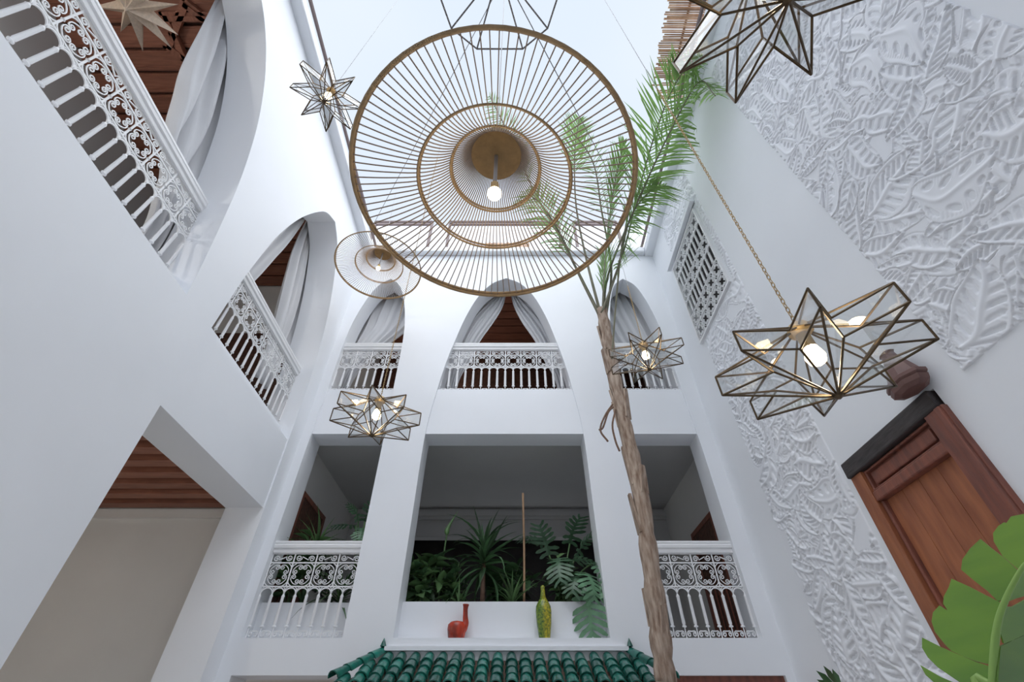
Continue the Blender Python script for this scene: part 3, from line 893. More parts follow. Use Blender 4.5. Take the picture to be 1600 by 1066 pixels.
# ------------------------------------------------------------------ rattan pendants
def hat(label, loc, R, nrod, cord_top, rr, lamp=3.0, cord_dx=0.0):
    t = thing('rattan_pendant', label, 'pendant lamp', loc, 0, 'hat-shaped rattan pendants')
    P = [(1.0, 0.0), (0.56, 0.093), (0.342, 0.291), (0.198, 0.556)]
    cur = catmull([Vector((r * R, 0, z * R)) for r, z in [(1.0, 0.0), (0.78, 0.035), (0.56, 0.093), (0.43, 0.18), (0.342, 0.291), (0.25, 0.43), (0.198, 0.556)]], 3)
    rod = MB().tube(cur, rr, 4).mesh('rod', ROD)
    for k in range(nrod):
        put('rod', rod, t, None, (0, 0, 2 * PI * k / nrod))
    for i, (r, z) in enumerate(P[:3]):
        q = (0.0095, 0.0065, 0.0065)[i] * R / 0.7
        m = MB()
        for dz, dr in ((0, 0), (0.016, -0.006)):
            m.tube([((r * R + dr) * math.cos(2 * PI * k / 72), (r * R + dr) * math.sin(2 * PI * k / 72), z * R + dz) for k in range(72)], q, 6, closed=True)
        m.build('hoop', RATTAN, t, True)
    MB().lathe([(0.190 * R, 0.550 * R), (0.202 * R, 0.545 * R), (0.205 * R, 0.60 * R), (0.05 * R, 0.63 * R)], 40).build('cap', CAPG, t, True, 40)
    MB().tube([(0, 0, 0.545 * R), (0, 0, 0.09 * R)], 0.011 * R / 0.7, 8).build('stem', STEEL, t, True)
    MB().lathe([(0.012, 0.115 * R), (0.022, 0.10 * R), (0.022, 0.02 * R), (0.016, 0.015 * R)], 12).build('socket', GOLD, t, True, 40)
    b = 0.036 * R / 0.7
    MB().lathe([(b * math.cos(R_(a)), b * math.sin(R_(a)) - 0.03 * R) for a in range(-90, 91, 15)], 16).build('bulb', BULB, t, True)
    MB().tube([(0, 0, 0.62 * R), (cord_dx, 0, cord_top - loc[2] + 0.01)], 0.004, 5).build('cord', STEEL, t)
    ld = bpy.data.lights.new('bulb_light', 'POINT')
    ld.energy = lamp
    ld.color = (1.0, 0.82, 0.58)
    ld.shadow_soft_size = b
    lo_ = bpy.data.objects.new('bulb_light', ld)
    C.objects.link(lo_)
    lo_.parent = t
    lo_.location = (0, 0, -0.03 * R - b * 1.6)
    return t
hat('huge hat-shaped rattan pendant lamp in the middle of the courtyard', (-0.088, 1.184, 2.1 + CZ), 0.70, 112, 8.36 + CZ, 0.0034, 3)
hat('small hat-shaped rattan pendant lamp in front of the left upper arch', (-2.22, 4.76, 6.0 + CZ), 0.70, 112, hp.z, 0.0034, 4, hp.x + 2.22)

# wire cage pendant above the big one
cg = thing('wire_cage_pendant', 'dark wire cage pendant above the huge rattan lamp', 'pendant lamp', (-0.105, 0.71, 4.5 + CZ))
ncg = 10
lowr = []
for k in range(ncg):
    a = 2 * PI * k / ncg + (R_(4) if k % 2 else -R_(4))
    lowr.append(Vector((0.525 * math.cos(a), 0.525 * math.sin(a), 0)))
upr = [Vector((p.x * 0.16, p.y * 0.16, 0.36)) for p in lowr]
m = MB()
m.tube(lowr, 0.0075, 5, closed=True)
m.build('lower_ring', DARKW, cg)
MB().tube(upr, 0.0075, 5, closed=True).build('upper_ring', DARKW, cg)
for p, q in zip(lowr, upr):
    MB().tube([p, q], 0.007, 5).build('wire_rib', DARKW, cg)
MB().tube([(0, 0, 0.34), (0, 0, 3.85)], 0.003, 5).build('cord', STEEL, cg)
MB().lathe([(0.10, 0.34), (0.10, 0.38), (0.02, 0.42)], 12).build('cap', BRONZE, cg)

# ------------------------------------------------------------------ roof edge: awning tracks, terrace frames, reed roof
for x_, lab in ((XL + 0.10, 'brown awning track of two tubes along the left roof edge'), (XR - 0.10, 'brown awning track of two tubes along the right roof edge')):
    t = thing('awning_track', lab, 'awning track', (x_, -2.0, 8.16 + CZ), 0, 'brown awning tracks on the roof edges')
    sgn = 1 if x_ < 0 else -1
    for dx, dz in ((0.0, 0.03), (0.09 * sgn, 0.06)):
        MB().tube([(dx, 0, dz), (dx, 8.1, dz)], 0.03, 6).build('tube', BROWNM, t)
    for k in range(6):
        MB().box((-0.03, 0.3 + k * 1.45, -0.01), (0.03, 0.36 + k * 1.45, 0.05)).build('bracket', BROWNM, t)
for (u0, u1, lab) in ((588, 676, 'left brown frame standing on the far roof edge'), (704, 872, 'long middle brown frame standing on the far roof edge'), (896, 962, 'right brown frame standing on the far roof edge')):
    a, b = pix(u0, 347, Y=6.25), pix(u1, 347, Y=6.25)
    t = thing('terrace_frame', lab, 'frame', (a.x, 6.25, 8.13 + CZ), 0, 'brown frames on the far roof edge')
    Lf, hf = b.x - a.x, a.z - 8.13 - CZ
    for dz in (0.0, -0.10):
        MB().box((0, -0.03, hf + dz - 0.03), (Lf, 0.03, hf + dz + 0.02)).build('top_bar', BROWNM, t)
    for x_ in (0.0, Lf):
        MB().box((x_ - 0.03, -0.03, 0), (x_ + 0.03, 0.03, hf)).build('post', BROWNM, t)
rs = thing('reed_screen', 'beige reed screen leaning behind the middle roof frame', 'screen', (-0.62, 6.45, 8.1 + CZ))
for k in range(26):
    MB().box((k * 0.04, 0, 0), (k * 0.04 + 0.035, 0.03, 0.98 + random.uniform(-.02, .02))).build('reed', REED, rs)
rm = thing('reed_roof', 'brown reed mat roof jutting over the right roof edge', 'reed mat', (2.42, 0.2, 8.62 + CZ))
for k in range(96):
    x0 = random.uniform(-0.03, 0.05)
    if k > 84:
        x0 += random.uniform(0, 0.25)
    if k in (86, 89, 90, 93):
        continue
    y = k * 0.030
    MB().tube([(x0, y, random.uniform(-.012, .012)), (1.3, y + random.uniform(-.01, .01), random.uniform(-.012, .012))], random.uniform(0.011, 0.016), 5).build('reed', REED, rm)
for x_ in (0.35, 1.0):
    MB().tube([(x_, -0.05, 0.03), (x_, 2.85, 0.03)], 0.02, 6).build('batten', STEMB, rm)
for y in (0.4, 2.4):
    MB().box((0.95, y, -0.47), (1.03, y + 0.08, 0.02)).build('post', STEMB, rm)

# ------------------------------------------------------------------ palm tree
palm = thing('palm_tree', 'slim palm tree rising past the right balcony with long green fronds', 'palm tree', (0, 0, 0))
py = 4.75
tr = [pix(u, v, Y=py) for u, v in ((1052, 1120), (1040, 1060), (1027, 960), (1012, 850), (998, 760), (982, 690), (968, 625), (957, 575), (948, 525), (940, 485))]
base = Vector((tr[0].x + 0.10, py, 0))
pts = catmull([base] + tr, 6)
rad = []
for i, p in enumerate(pts):
    k = i / (len(pts) - 1)
    rad.append(0.090 - 0.010 * k + 0.008 * math.sin(i * 1.7) + random.uniform(-.005, .005))
MB().tube(pts, rad, 12).build('trunk', TRUNK, palm, True)
for i in range(22):                                    # old leaf boots clinging to the trunk
    k = random.randint(12, len(pts) - 3)
    p = pts[k]
    a = random.uniform(0, 2 * PI)
    o_ = Vector((math.cos(a), math.sin(a), 0))
    sdv = Vector((-math.sin(a), math.cos(a), 0))
    q0, q1 = p + o_ * 0.075, p + o_ * 0.115 + Vector((0, 0, random.uniform(.25, .45)))
    MB().add([q0 - sdv * 0.06, q0 + sdv * 0.06, q1 + sdv * 0.03, q1 - sdv * 0.03, q0 - sdv * 0.06 - o_ * 0.02, q0 + sdv * 0.06 - o_ * 0.02, q1 + sdv * 0.03 - o_ * 0.03, q1 - sdv * 0.03 - o_ * 0.03],
             [(0, 1, 2, 3), (7, 6, 5, 4), (0, 4, 5, 1), (2, 6, 7, 3), (1, 5, 6, 2), (3, 7, 4, 0)]).build('leaf_boot', TRUNK, palm)
for pl in (((957, 632), (945, 650), (938, 672), (950, 690)), ((962, 640), (957, 665), (962, 690), (968, 705)), ((958, 636), (950, 645), (942, 668), (936, 672))):
    MB().tube(catmull([pix(u, v, Y=py - 0.08) for u, v in pl], 5), 0.012, 5).build('dry_root', STEMB, palm)
def frond(points, nl, ll, w0, start=0.25, droop=0.3, m=FROND, stalk=0.02, seed=0, fan=0.6):
    rnd = random.Random(seed)
    pts = catmull(points, 10)
    n = len(pts) - 1
    st = MB().tube(pts, [stalk * (1 - 0.8 * i / n) + 0.003 for i in range(n + 1)], 6).build('frond_stalk', STALK, palm, True)
    b = MB()
    for k in range(nl):
        t = start + (1 - start) * (k + 0.5) / nl
        i = min(n - 1, int(t * n))
        p = pts[i].lerp(pts[i + 1], t * n - i)
        tg = (pts[i + 1] - pts[i]).normalized()
        up = Vector((0, -0.3, 1))
        sd_ = tg.cross(up)
        if sd_.length < 0.05:
            sd_ = Vector((1, 0, 0))
        sd_.normalize()
        nr = sd_.cross(tg)
        prof = math.sin(PI * min(1, 0.18 + 0.82 * (t - start) / (1 - start))) ** 0.6
        for sg in (-1, 1):
            L = ll * prof * rnd.uniform(0.75, 1.1) + 0.05
            dr = (sd_ * sg * rnd.uniform(.7, 1.0) + tg * (fan + rnd.uniform(-.15, .25)) + nr * rnd.uniform(-.25, .3)).normalized()
            wv = dr.cross(nr)
            if wv.length < 1e-4:
                wv = tg.copy()
            wv.normalize()
            q = []
            for s_ in (0, 0.35, 0.7, 1.0):
                c_ = p + dr * L * s_ + Vector((0, 0, -droop * L * s_ * s_))
                ww = w0 * (0.6, 1.0, 0.7, 0.05)[(0, 0.35, 0.7, 1.0).index(s_)]
                c_.x = min(c_.x, XR - 0.22 + 0.10 * rnd.random())
                q += [c_ - wv * ww, c_ + wv * ww]
            b.add(q, [(0, 1, 3, 2), (2, 3, 5, 4), (4, 5, 7, 6)])
    o = b.build('leaflets', m, st)
    o['kind'] = 'stuff'
    return st
def PX(l):
    return [pix(u, v, Y=y) for u, v, y in l]
frond(PX([(944, 500, 4.75), (955, 450, 4.7), (978, 380, 4.5), (1000, 290, 4.0), (1030, 190, 3.1), (1062, 120, 2.5), (1098, 88, 2.1)]), 88, 0.85, 0.015, 0.22, 0.35, seed=1)
frond(PX([(942, 490, 4.75), (944, 440, 4.6), (948, 380, 4.4), (958, 300, 4.0), (975, 220, 3.4)]), 66, 0.70, 0.014, 0.15, 0.1, seed=2, fan=1.6)
frond(PX([(938, 490, 4.75), (915, 400, 4.6), (900, 320, 4.3), (898, 240, 3.8), (905, 185, 3.4)]), 34, 0.5, 0.012, 0.65, 0.2, seed=3, fan=1.0)
frond(PX([(936, 492, 4.75), (905, 430, 4.6), (880, 375, 4.3), (850, 325, 3.9), (822, 300, 3.6)]), 40, 0.55, 0.010, 0.4, 0.35, seed=4)
frond(PX([(940, 490, 4.7), (965, 420, 4.5), (985, 340, 4.2), (1015, 300, 3.9), (1040, 290, 3.7)]), 44, 0.6, 0.013, 0.25, 0.5, seed=5)
frond(PX([(946, 500, 4.8), (955, 420, 4.6), (940, 330, 4.2), (925, 250, 3.7), (880, 190, 3.2)]), 34, 0.40, 0.008, 0.5, 0.5, seed=6)
frond(PX([(943, 500, 4.75), (950, 430, 4.6), (990, 330, 4.0), (1040, 220, 3.1), (1090, 130, 2.45), (1118, 150, 2.3)]), 70, 0.75, 0.014, 0.35, 0.5, seed=8)
frond(PX([(936, 490, 4.75), (880, 380, 4.5), (835, 300, 4.0), (800, 220, 3.4), (765, 150, 2.9)]), 40, 0.40, 0.008, 0.55, 0.3, seed=7)
MB().tube(catmull(PX([(956, 560, 4.65), (962, 480, 4.6), (971, 390, 4.4), (985, 320, 4.1)]), 6), 0.014, 5).build('bare_stalk', STALK, palm)

# ------------------------------------------------------------------ tiled canopy on the far wall
can = thing('tiled_canopy', 'green glazed tile canopy jutting from the far wall under the ledge', 'canopy', (0, 0, 0))
yw, ye, zw, ze = D_, D_ - 0.56, 0.80, 0.50
xl0, xl1, xe0, xe1 = -1.42, 1.30, -1.72, 1.56
MB().add([(xl0, yw, zw - .03 + CZ), (xl1, yw, zw - .03 + CZ), (xe1, ye, ze - .03 + CZ), (xe0, ye, ze - .03 + CZ), (xe0, yw, ze - .03 + CZ), (xe1, yw, ze - .03 + CZ)],
         [(0, 3, 2, 1), (0, 4, 3), (1, 2, 5), (3, 4, 5, 2), (0, 1, 5, 4)]).build('roof_deck', TILEB, can)
MB().box((xe0 + .03, ye + 0.03, ze - 0.16 + CZ), (xe1 - .03, ye + 0.10, ze - 0.03 + CZ)).build('fascia', TILEB, can)
def tile_mesh(L, r0, r1):
    rows_o, rows_i = [], []
    for i in range(5):
        t = i / 4
        r = r0 + (r1 - r0) * t
        rows_o.append([(r * math.cos(PI * j / 8), -L * t, r * math.sin(PI * j / 8)) for j in range(9)])
        rows_i.append([((r - .012) * math.cos(PI * j / 8), -L * t, (r - .012) * math.sin(PI * j / 8)) for j in range(9)])
    b = MB().grid(rows_o).grid([list(reversed(q)) for q in rows_i])
    b.grid([rows_o[-1], rows_i[-1]])
    return b.mesh('tile', TILE, True, 50)
ncol = 22
sp = (xe1 - xe0) / ncol
slope = math.atan2(zw - ze, yw - ye)
LT = math.hypot(zw - ze, yw - ye)
tm = tile_mesh(LT / 3.2, sp * 0.36, sp * 0.47)
for c_ in range(ncol):
    for r_i in range(4):
        t = r_i / 4
        x = xe0 + (c_ + 0.5) * sp
        y, z = yw + (ye - yw) * t, zw + (ze - zw) * t
        lim0, lim1 = xl0 + (xe0 - xl0) * (t + .18), xl1 + (xe1 - xl1) * (t + .18)
        if x < lim0 or x > lim1:
            continue
        put('roof_tile', tm, can, (x + random.uniform(-.006, .006), y, z + 0.004 * random.random() + CZ), (slope + random.uniform(-.02, .03), 0, random.uniform(-.03, .03)))
for (a, b) in (((xl0, yw, zw), (xe0, ye, ze)), ((xl1, yw, zw), (xe1, ye, ze))):
    a, b = Vector(a), Vector(b)
    dv = b - a
    L = dv.length
    hm = tile_mesh(L / 3.3, 0.05, 0.068)
    q = dv.normalized().to_track_quat('-Y', 'Z')
    for k in range(4):
        o = put('ridge_tile', hm, can, a + dv * (k / 4 - 0.03) + Vector((0, 0, 0.045 + 0.006 * k + CZ)))
        o.rotation_euler = (q @ Matrix.Rotation(random.uniform(-.05, .05), 3, 'Z').to_quaternion()).to_euler()
    MB().lathe([(0.01, 0), (0.035, 0.01), (0.02, 0.05), (0.002, 0.09)], 8, ctr=(a.x, a.y - 0.03, a.z + 0.085 + CZ)).build('ridge_knob', TILE, can)
struct(MB().box((xl0 + 0.02, D_ - 0.05, 0.855 + CZ), (xl1 - 0.02, D_ + 0.02, 0.895 + CZ)).build('trim_6', PLASTER))

# ------------------------------------------------------------------ planters
struct(MB().box((-1.36, D_ + 0.22, 0.90 + CZ), (1.14, D_ + 0.34, 1.39 + CZ)).build('wall_planter', PLASTER))
MB().box((-1.36, D_ + 0.34, 0.90 + CZ), (1.14, D_ + 1.0, 1.33 + CZ)).build('planter_soil', SOIL, bpy.data.objects['wall_planter'])
struct(MB().box((-3.10, D_ + 0.22, 0.90 + CZ), (-1.85, D_ + 0.34, 1.38 + CZ)).build('wall_planter_left', PLASTER))
MB().box((-3.10, D_ + 0.34, 0.90 + CZ), (-1.85, D_ + 0.8, 1.30 + CZ)).build('planter_soil', SOIL, bpy.data.objects['wall_planter_left'])

# leaf meshes (base at the origin, growing along +Y, upper side +Z)
def strap_leaf(L, w_, bend, m, nseg=7):
    rows = []
    for i in range(nseg + 1):
        t = i / nseg
        a = bend * t
        y = L * (math.sin(a) / bend if bend else t)
        z = -L * ((1 - math.cos(a)) / bend if bend else 0)
        ww = w_ * (0.45 + 0.55 * math.sin(PI * min(1, t * 1.1 + .15))) * (1 - t ** 4) + 0.001
        rows.append([(-ww, y, z + ww * 0.5), (0, y, z), (ww, y, z + ww * 0.5)])
    return MB().grid(rows).mesh('leaf', m, True)
def oval_leaf(L, w_, bend, m):
    rows = []
    for i in range(8):
        t = i / 7
        a = bend * t
        y, z = L * math.sin(a) / bend, -L * (1 - math.cos(a)) / bend
        ww = w_ * math.sin(PI * t ** 0.8) ** 0.85 + 0.002
        rows.append([(-ww, y, z + ww * .25), (-ww * .5, y, z + ww * .05), (0, y, z - ww * .06), (ww * .5, y, z + ww * .05), (ww, y, z + ww * .25)])
    return MB().grid(rows).mesh('leaf', m, True)
def split_leaf(L, W, bend, m, lobes=7, seed=0):
    """deeply cut philodendron blade: finger lobes on both sides of a midrib"""
    rnd = random.Random(seed)
    b = MB()
    def lay(x, y):
        a = bend * y / L
        return Vector((x, L * math.sin(a) / bend, -L * (1 - math.cos(a)) / bend - 0.35 * abs(x) ** 1.5))
    mid = 0.13 * W
    for sg in (-1, 1):
        for k in range(lobes):
            t = (k + 0.25) / lobes
            y0, y1 = L * (t - 0.02), L * (t + 0.80 / lobes)
            reach = W * math.sin(PI * (0.22 + 0.72 * t)) ** 0.8 * rnd.uniform(.85, 1.1)
            lift = L * (0.10 + 0.10 * t) - (0.22 * L * (1 - t) if k < 2 else 0)
            p = []
            for s_, ww in ((0, 1.0), (0.35, 0.70), (0.65, 0.95), (0.88, 0.62), (1.0, 0.12)):
                yc_ = (y0 + y1) / 2 + lift * s_
                hw = (y1 - y0) / 2 * ww
                x = sg * (mid * 0.2 + (reach) * s_)
                p += [lay(x, yc_ - hw), lay(x, yc_ + hw)]
            b.add(p, [(0, 1, 3, 2), (2, 3, 5, 4), (4, 5, 7, 6), (6, 7, 9, 8)])
    rows = []
    for i in range(9):
        t = i / 8
        ww = mid * (1.25 - t) * (0.9 if t < 0.95 else 0.1) + 0.004
        rows.append([lay(-ww, L * t), lay(0, L * t) + Vector((0, 0, .004)), lay(ww, L * t)])
    b.grid(rows)
    return b.mesh('leaf', m, True)
def leaf_at(name, me, parent, p, direction, roll=0.0, scl=1.0):
    d = Vector(direction).normalized()
    q = d.to_track_quat('Y', 'Z') @ Matrix.Rotation(roll, 3, 'Y').to_quaternion()
    return put(name, me, parent, p, q.to_euler(), scl)
sl_d = [strap_leaf(0.62, 0.022, b_, LEAFD) for b_ in (0.4, 0.9, 1.5)]
sl_m = [strap_leaf(0.55, 0.018, b_, LEAFM) for b_ in (0.5, 1.0, 1.7)]
ov = [oval_leaf(0.20, 0.05, b_, m_) for b_ in (0.5, 1.1) for m_ in (LEAFD, LEAFM)]
spl = [split_leaf(0.52, 0.24, b_, LEAFP, 7, k) for k, b_ in enumerate((0.5, 0.9, 1.3))]
RN = random.Random(11)

def spiky(name, label, base, h, nleaf, scl, cat='plant', meshes=sl_d, spread=1.0, m=STEMB, lean=(0, 0)):
    t = thing(name, label, cat, base)
    top = Vector((lean[0], lean[1], h))
    MB().tube([(0, 0, -0.05), top * 0.5, top], [0.035, 0.03, 0.022], 7).build('stem', m, t, True)
    for k in range(nleaf):
        a = k * 2.4 + RN.uniform(-.2, .2)
        e = R_(85 - 110 * (k / nleaf) * spread)
        d = Vector((math.cos(a) * math.cos(e), math.sin(a) * math.cos(e), math.sin(e)))
        z = h * (1 - 0.35 * (k / nleaf))
        leaf_at('leaf', RN.choice(meshes), t, top * (z / h), d, RN.uniform(-.4, .4), scl * RN.uniform(.8, 1.15))
    return t
def bush(label, base, n, size, height, meshes, scl=1.0, name='leafy_shrub', stems=5):
    t = thing(name, label, 'plant', base)
    for s_ in range(stems):
        a = 2 * PI * s_ / stems + RN.uniform(-.4, .4)
        tip = Vector((math.cos(a) * size[0] * RN.uniform(.3, .9), math.sin(a) * size[1] * RN.uniform(.3, .9), height * RN.uniform(.65, 1.05)))
        path = catmull([(0, 0, -0.04), tip * 0.4 + Vector((0, 0, 0.12 * height)), tip], 5)
        MB().tube(path, 0.007, 5).build('stem', LEAFM, t)
        for k in range(n // stems):
            i = RN.randint(3, len(path) - 1)
            d = Vector((RN.uniform(-1, 1), RN.uniform(-1, .5), RN.uniform(-.25, .8)))
            leaf_at('leaf', RN.choice(meshes), t, path[i], d, RN.uniform(-.6, .6), scl * RN.uniform(.7, 1.25))
    return t
def philo(label, base, leaves, name='philodendron'):
    """leaves: (tip of petiole, direction, mesh, scale)"""
    t = thing(name, label, 'plant', base)
    for p, d, k, s_ in leaves:
        p = Vector(p) - Vector(base)
        mid = p * 0.5 + Vector((0, 0, 0.12))
        MB().tube(catmull([(0, 0, -0.03), mid, p], 6), 0.011, 6).build('petiole', LEAFM, t, True)
        leaf_at('leaf', spl[k], t, p, d, RN.uniform(-.15, .15), s_)
    return t
SZ = 1.33 + CZ                                      # soil level
py1 = D_ + 0.55
spiky('yucca_plant', 'spiky yucca with sword leaves in the middle of the central planter', (pix(754, 935, Y=py1).x, py1, SZ), 0.74, 56, 1.15, spread=1.1)
spiky('yucca_plant', 'low arching strap-leaved plant behind the yellow-green bottle', (pix(800, 935, Y=py1).x, py1 - 0.05, SZ), 0.10, 16, 0.95, meshes=sl_m[:2], spread=0.45, m=LEAFM)
spiky('yucca_plant', 'short strap-leaved plant just behind the red vase', (pix(718, 935, Y=py1).x, py1 - 0.1, SZ), 0.08, 12, 0.62, meshes=sl_m, spread=0.7, m=LEAFM)
bush('dense leafy shrub filling the left end of the central planter', (pix(655, 935, Y=py1).x, py1, SZ), 120, (0.28, 0.22), 0.68, ov, 1.15, stems=9)
bush('leafy shrub left of the yucca in the central planter', (pix(700, 935, Y=py1).x, py1 + 0.1, SZ), 110, (0.30, 0.22), 0.62, ov, 1.1, stems=9)
bush('low leafy shrub under the philodendron leaves', (pix(880, 935, Y=py1).x, py1, SZ), 90, (0.30, 0.2), 0.60, ov, 1.0, stems=8)
bush('dark leafy shrub at the back of the central planter', (pix(790, 935, Y=py1 + .3).x, py1 + 0.3, SZ), 80, (0.5, 0.15), 0.62, ov[:1] + ov[2:3], 1.2, stems=8)
# flower bud on a tall stalk
bp_ = pix(686, 936, Y=py1)
bud = thing('flower_bud_stalk', 'tall stalk with a closed pointed bud in the central planter', 'plant', (bp_.x, py1, SZ))
q0, q1, q2, q3 = [pix(u, v, Y=py1) - bud.location for u, v in ((688, 905), (694, 862), (700, 825), (716, 798))]
MB().tube(catmull([Vector((0, 0, -.04)), q0, q1, q2], 5), 0.012, 6).build('stalk', LEAFM, bud, True)
MB().tube(catmull([q1.lerp(q2, .7), q2, q3], 5), [0.016, 0.028, 0.034, 0.036, 0.034, 0.028, 0.022, 0.017, 0.011, 0.006, 0.002], 8).build('bud', LEAFM, bud, True)
bs = MB().tube(catmull([pix(819, 940, Y=py1 - .1), pix(819, 860, Y=py1 - .1), pix(817, 771, Y=py1 - .1)], 4), 0.016, 8).build('bamboo_stake', BAMBOO, None, True)
tag(bs, 'upright bamboo stake in the central planter', 'stake')
f0 = Vector((pix(880, 935, Y=py1).x, py1 - 0.05, SZ))
def tgt(u, v, y):
    return pix(u, v, Y=y)
philo('large split-leaf philodendron at the right end of the central planter', f0, [
    (tgt(858, 868, py1 - .05), (-0.25, -0.35, 1.0), 0, 0.80), (tgt(872, 872, py1 - .2), (-0.1, -0.8, -0.5), 1, 0.80), (tgt(880, 880, py1 - .1), (0.9, -0.3, 0.35), 1, 0.85),
    (tgt(900, 870, py1), (0.5, -0.2, 0.9), 0, 0.75), (tgt(915, 895, py1 - .28), (0.25, -0.75, -0.35), 2, 0.85), (tgt(850, 850, py1 + .05), (-0.8, -0.2, 0.5), 1, 0.7),
    (tgt(918, 920, py1 - .38), (-0.10, -0.35, -1.0), 0, 1.0), (tgt(925, 880, py1 - .2), (0.5, -0.7, -0.2), 2, 0.8), (tgt(905, 900, py1 - .25), (-0.3, -0.7, -0.1), 2, 0.75), (tgt(890, 850, py1 + .1), (0.2, -0.3, 1), 1, 0.8)])
# left balcony plants
bl = D_ + 0.5
spiky('palm_plant', 'leafy palm-like plant rising behind the left balcony handrail', (-2.72, bl + 0.1, 1.30 + CZ), 0.85, 40, 1.0, meshes=sl_m, spread=0.9, m=LEAFD)
spiky('palm_plant', 'long strap-leaved plant behind the left balcony bars', (-2.2, bl, 1.30 + CZ), 0.18, 26, 1.0, meshes=sl_d + sl_m, spread=0.8, m=LEAFD)
bush('dark shrub at the left end of the left balcony planter', (-2.85, bl, 1.30 + CZ), 90, (0.25, 0.2), 0.95, ov, 1.1, stems=8)
fl_ = Vector((-2.0, D_ + 0.45, 1.30 + CZ))
philo('pale green split-leaf plant leaning over the left balcony handrail', fl_, [
    (tgt(556, 822, bl - .1), (-0.9, -0.35, 0.1), 0, 0.62), (tgt(570, 815, bl - .15), (0.35, -0.3, 0.9), 0, 0.62), (tgt(566, 825, bl - .2), (0.2, -0.7, -0.5), 1, 0.5), (tgt(560, 812, bl), (-0.3, -0.2, 0.9), 1, 0.5)])

# vases on the ledge
vx = pix(714, 997, Y=D_ + 0.11)
red = thing('red_vase', 'glossy red swan-shaped ceramic vase on the white ledge', 'vase', (vx.x, D_ + 0.11, 0.98 + CZ))
MB().lathe([(0.085, 0.0), (0.095, 0.02), (0.108, 0.10), (0.104, 0.145), (0.075, 0.172), (0.03, 0.182), (0.001, 0.185)], 18, ctr=(-0.01, 0, 0)).build('body', REDV, red, True)
nk = catmull([(0.055, 0, 0.10), (0.088, 0, 0.16), (0.082, 0, 0.22), (0.078, 0, 0.30), (0.080, 0, 0.355)], 5)
MB().tube(nk, [0.050, 0.05, 0.048, 0.044, 0.040, 0.037, 0.035, 0.033, 0.032, 0.031, 0.030, 0.029, 0.028, 0.028, 0.028, 0.028, 0.029, 0.030, 0.032, 0.035, 0.038], 14).build('neck', REDV, red, True)
t_ = YELV.node_tree
gx, sep, rmp, mixc = t_.nodes.new('ShaderNodeTexCoord'), t_.nodes.new('ShaderNodeSeparateXYZ'), t_.nodes.new('ShaderNodeMapRange'), t_.nodes.new('ShaderNodeMixRGB')
rmp.inputs['From Min'].default_value, rmp.inputs['From Max'].default_value = -0.03, 0.02
t_.links.new(gx.outputs['Object'], sep.inputs[0])
t_.links.new(sep.outputs['X'], rmp.inputs['Value'])
t_.links.new(rmp.outputs['Result'], mixc.inputs['Fac'])
old_ = t_.nodes['Principled BSDF'].inputs['Base Color'].links[0].from_socket
mul_ = t_.nodes.new('ShaderNodeMixRGB')
mul_.blend_type = 'MULTIPLY'
mul_.inputs['Fac'].default_value = 1.0
mul_.inputs['Color2'].default_value = (0.35, 0.62, 0.9, 1)
t_.links.new(old_, mul_.inputs['Color1'])
t_.links.new(mul_.outputs['Color'], mixc.inputs['Color1'])
t_.links.new(old_, mixc.inputs['Color2'])
t_.links.new(mixc.outputs['Color'], t_.nodes['Principled BSDF'].inputs['Base Color'])
vx = pix(851, 997, Y=D_ + 0.11)
yel = thing('bottle_vase', 'tall yellow and green speckled bottle vase on the white ledge', 'vase', (vx.x, D_ + 0.11, 0.98 + CZ))
MB().lathe([(0.060, 0), (0.066, 0.02), (0.085, 0.16), (0.094, 0.28), (0.088, 0.335), (0.060, 0.385), (0.036, 0.42)], 20).build('body', YELV, yel, True)
MB().lathe([(0.040, 0.41), (0.028, 0.46), (0.024, 0.52), (0.026, 0.545), (0.014, 0.56), (0.002, 0.562)], 16).build('neck', YELV, yel, True)

# ------------------------------------------------------------------ things inside the galleries
def framed(label, y0, y1, z0, z1, x):
    t = thing('framed_print', label, 'picture', (x, y0, z0 + CZ), 0, 'framed prints on the gallery wall')
    w_, h_ = y1 - y0, z1 - z0
    MB().box((0, 0.03, 0.03), (0.012, w_ - 0.03, h_ - 0.03)).build('paper', CREAM, t)
    MB().box((0.012, w_ * 0.25, h_ * 0.2), (0.015, w_ * 0.75, h_ * 0.8)).build('print', INK, t)
    for a_, b_ in (((0, 0, 0), (0.03, w_, 0.03)), ((0, 0, h_ - .03), (0.03, w_, h_)), ((0, 0, .03), (0.03, .03, h_ - .03)), ((0, w_ - .03, .03), (0.03, w_, h_ - .03))):
        MB().box(a_, b_).build('frame_bar', BLACKF, t)
framed('black framed print nearest the carved screen in the left gallery', 7.75, 8.15, 1.95, 2.62, XL - 0.02 + 0.002)
framed('black framed print beyond the leafy plants in the left gallery', 8.35, 8.7, 1.95, 2.5, XL - 0.02 + 0.002)
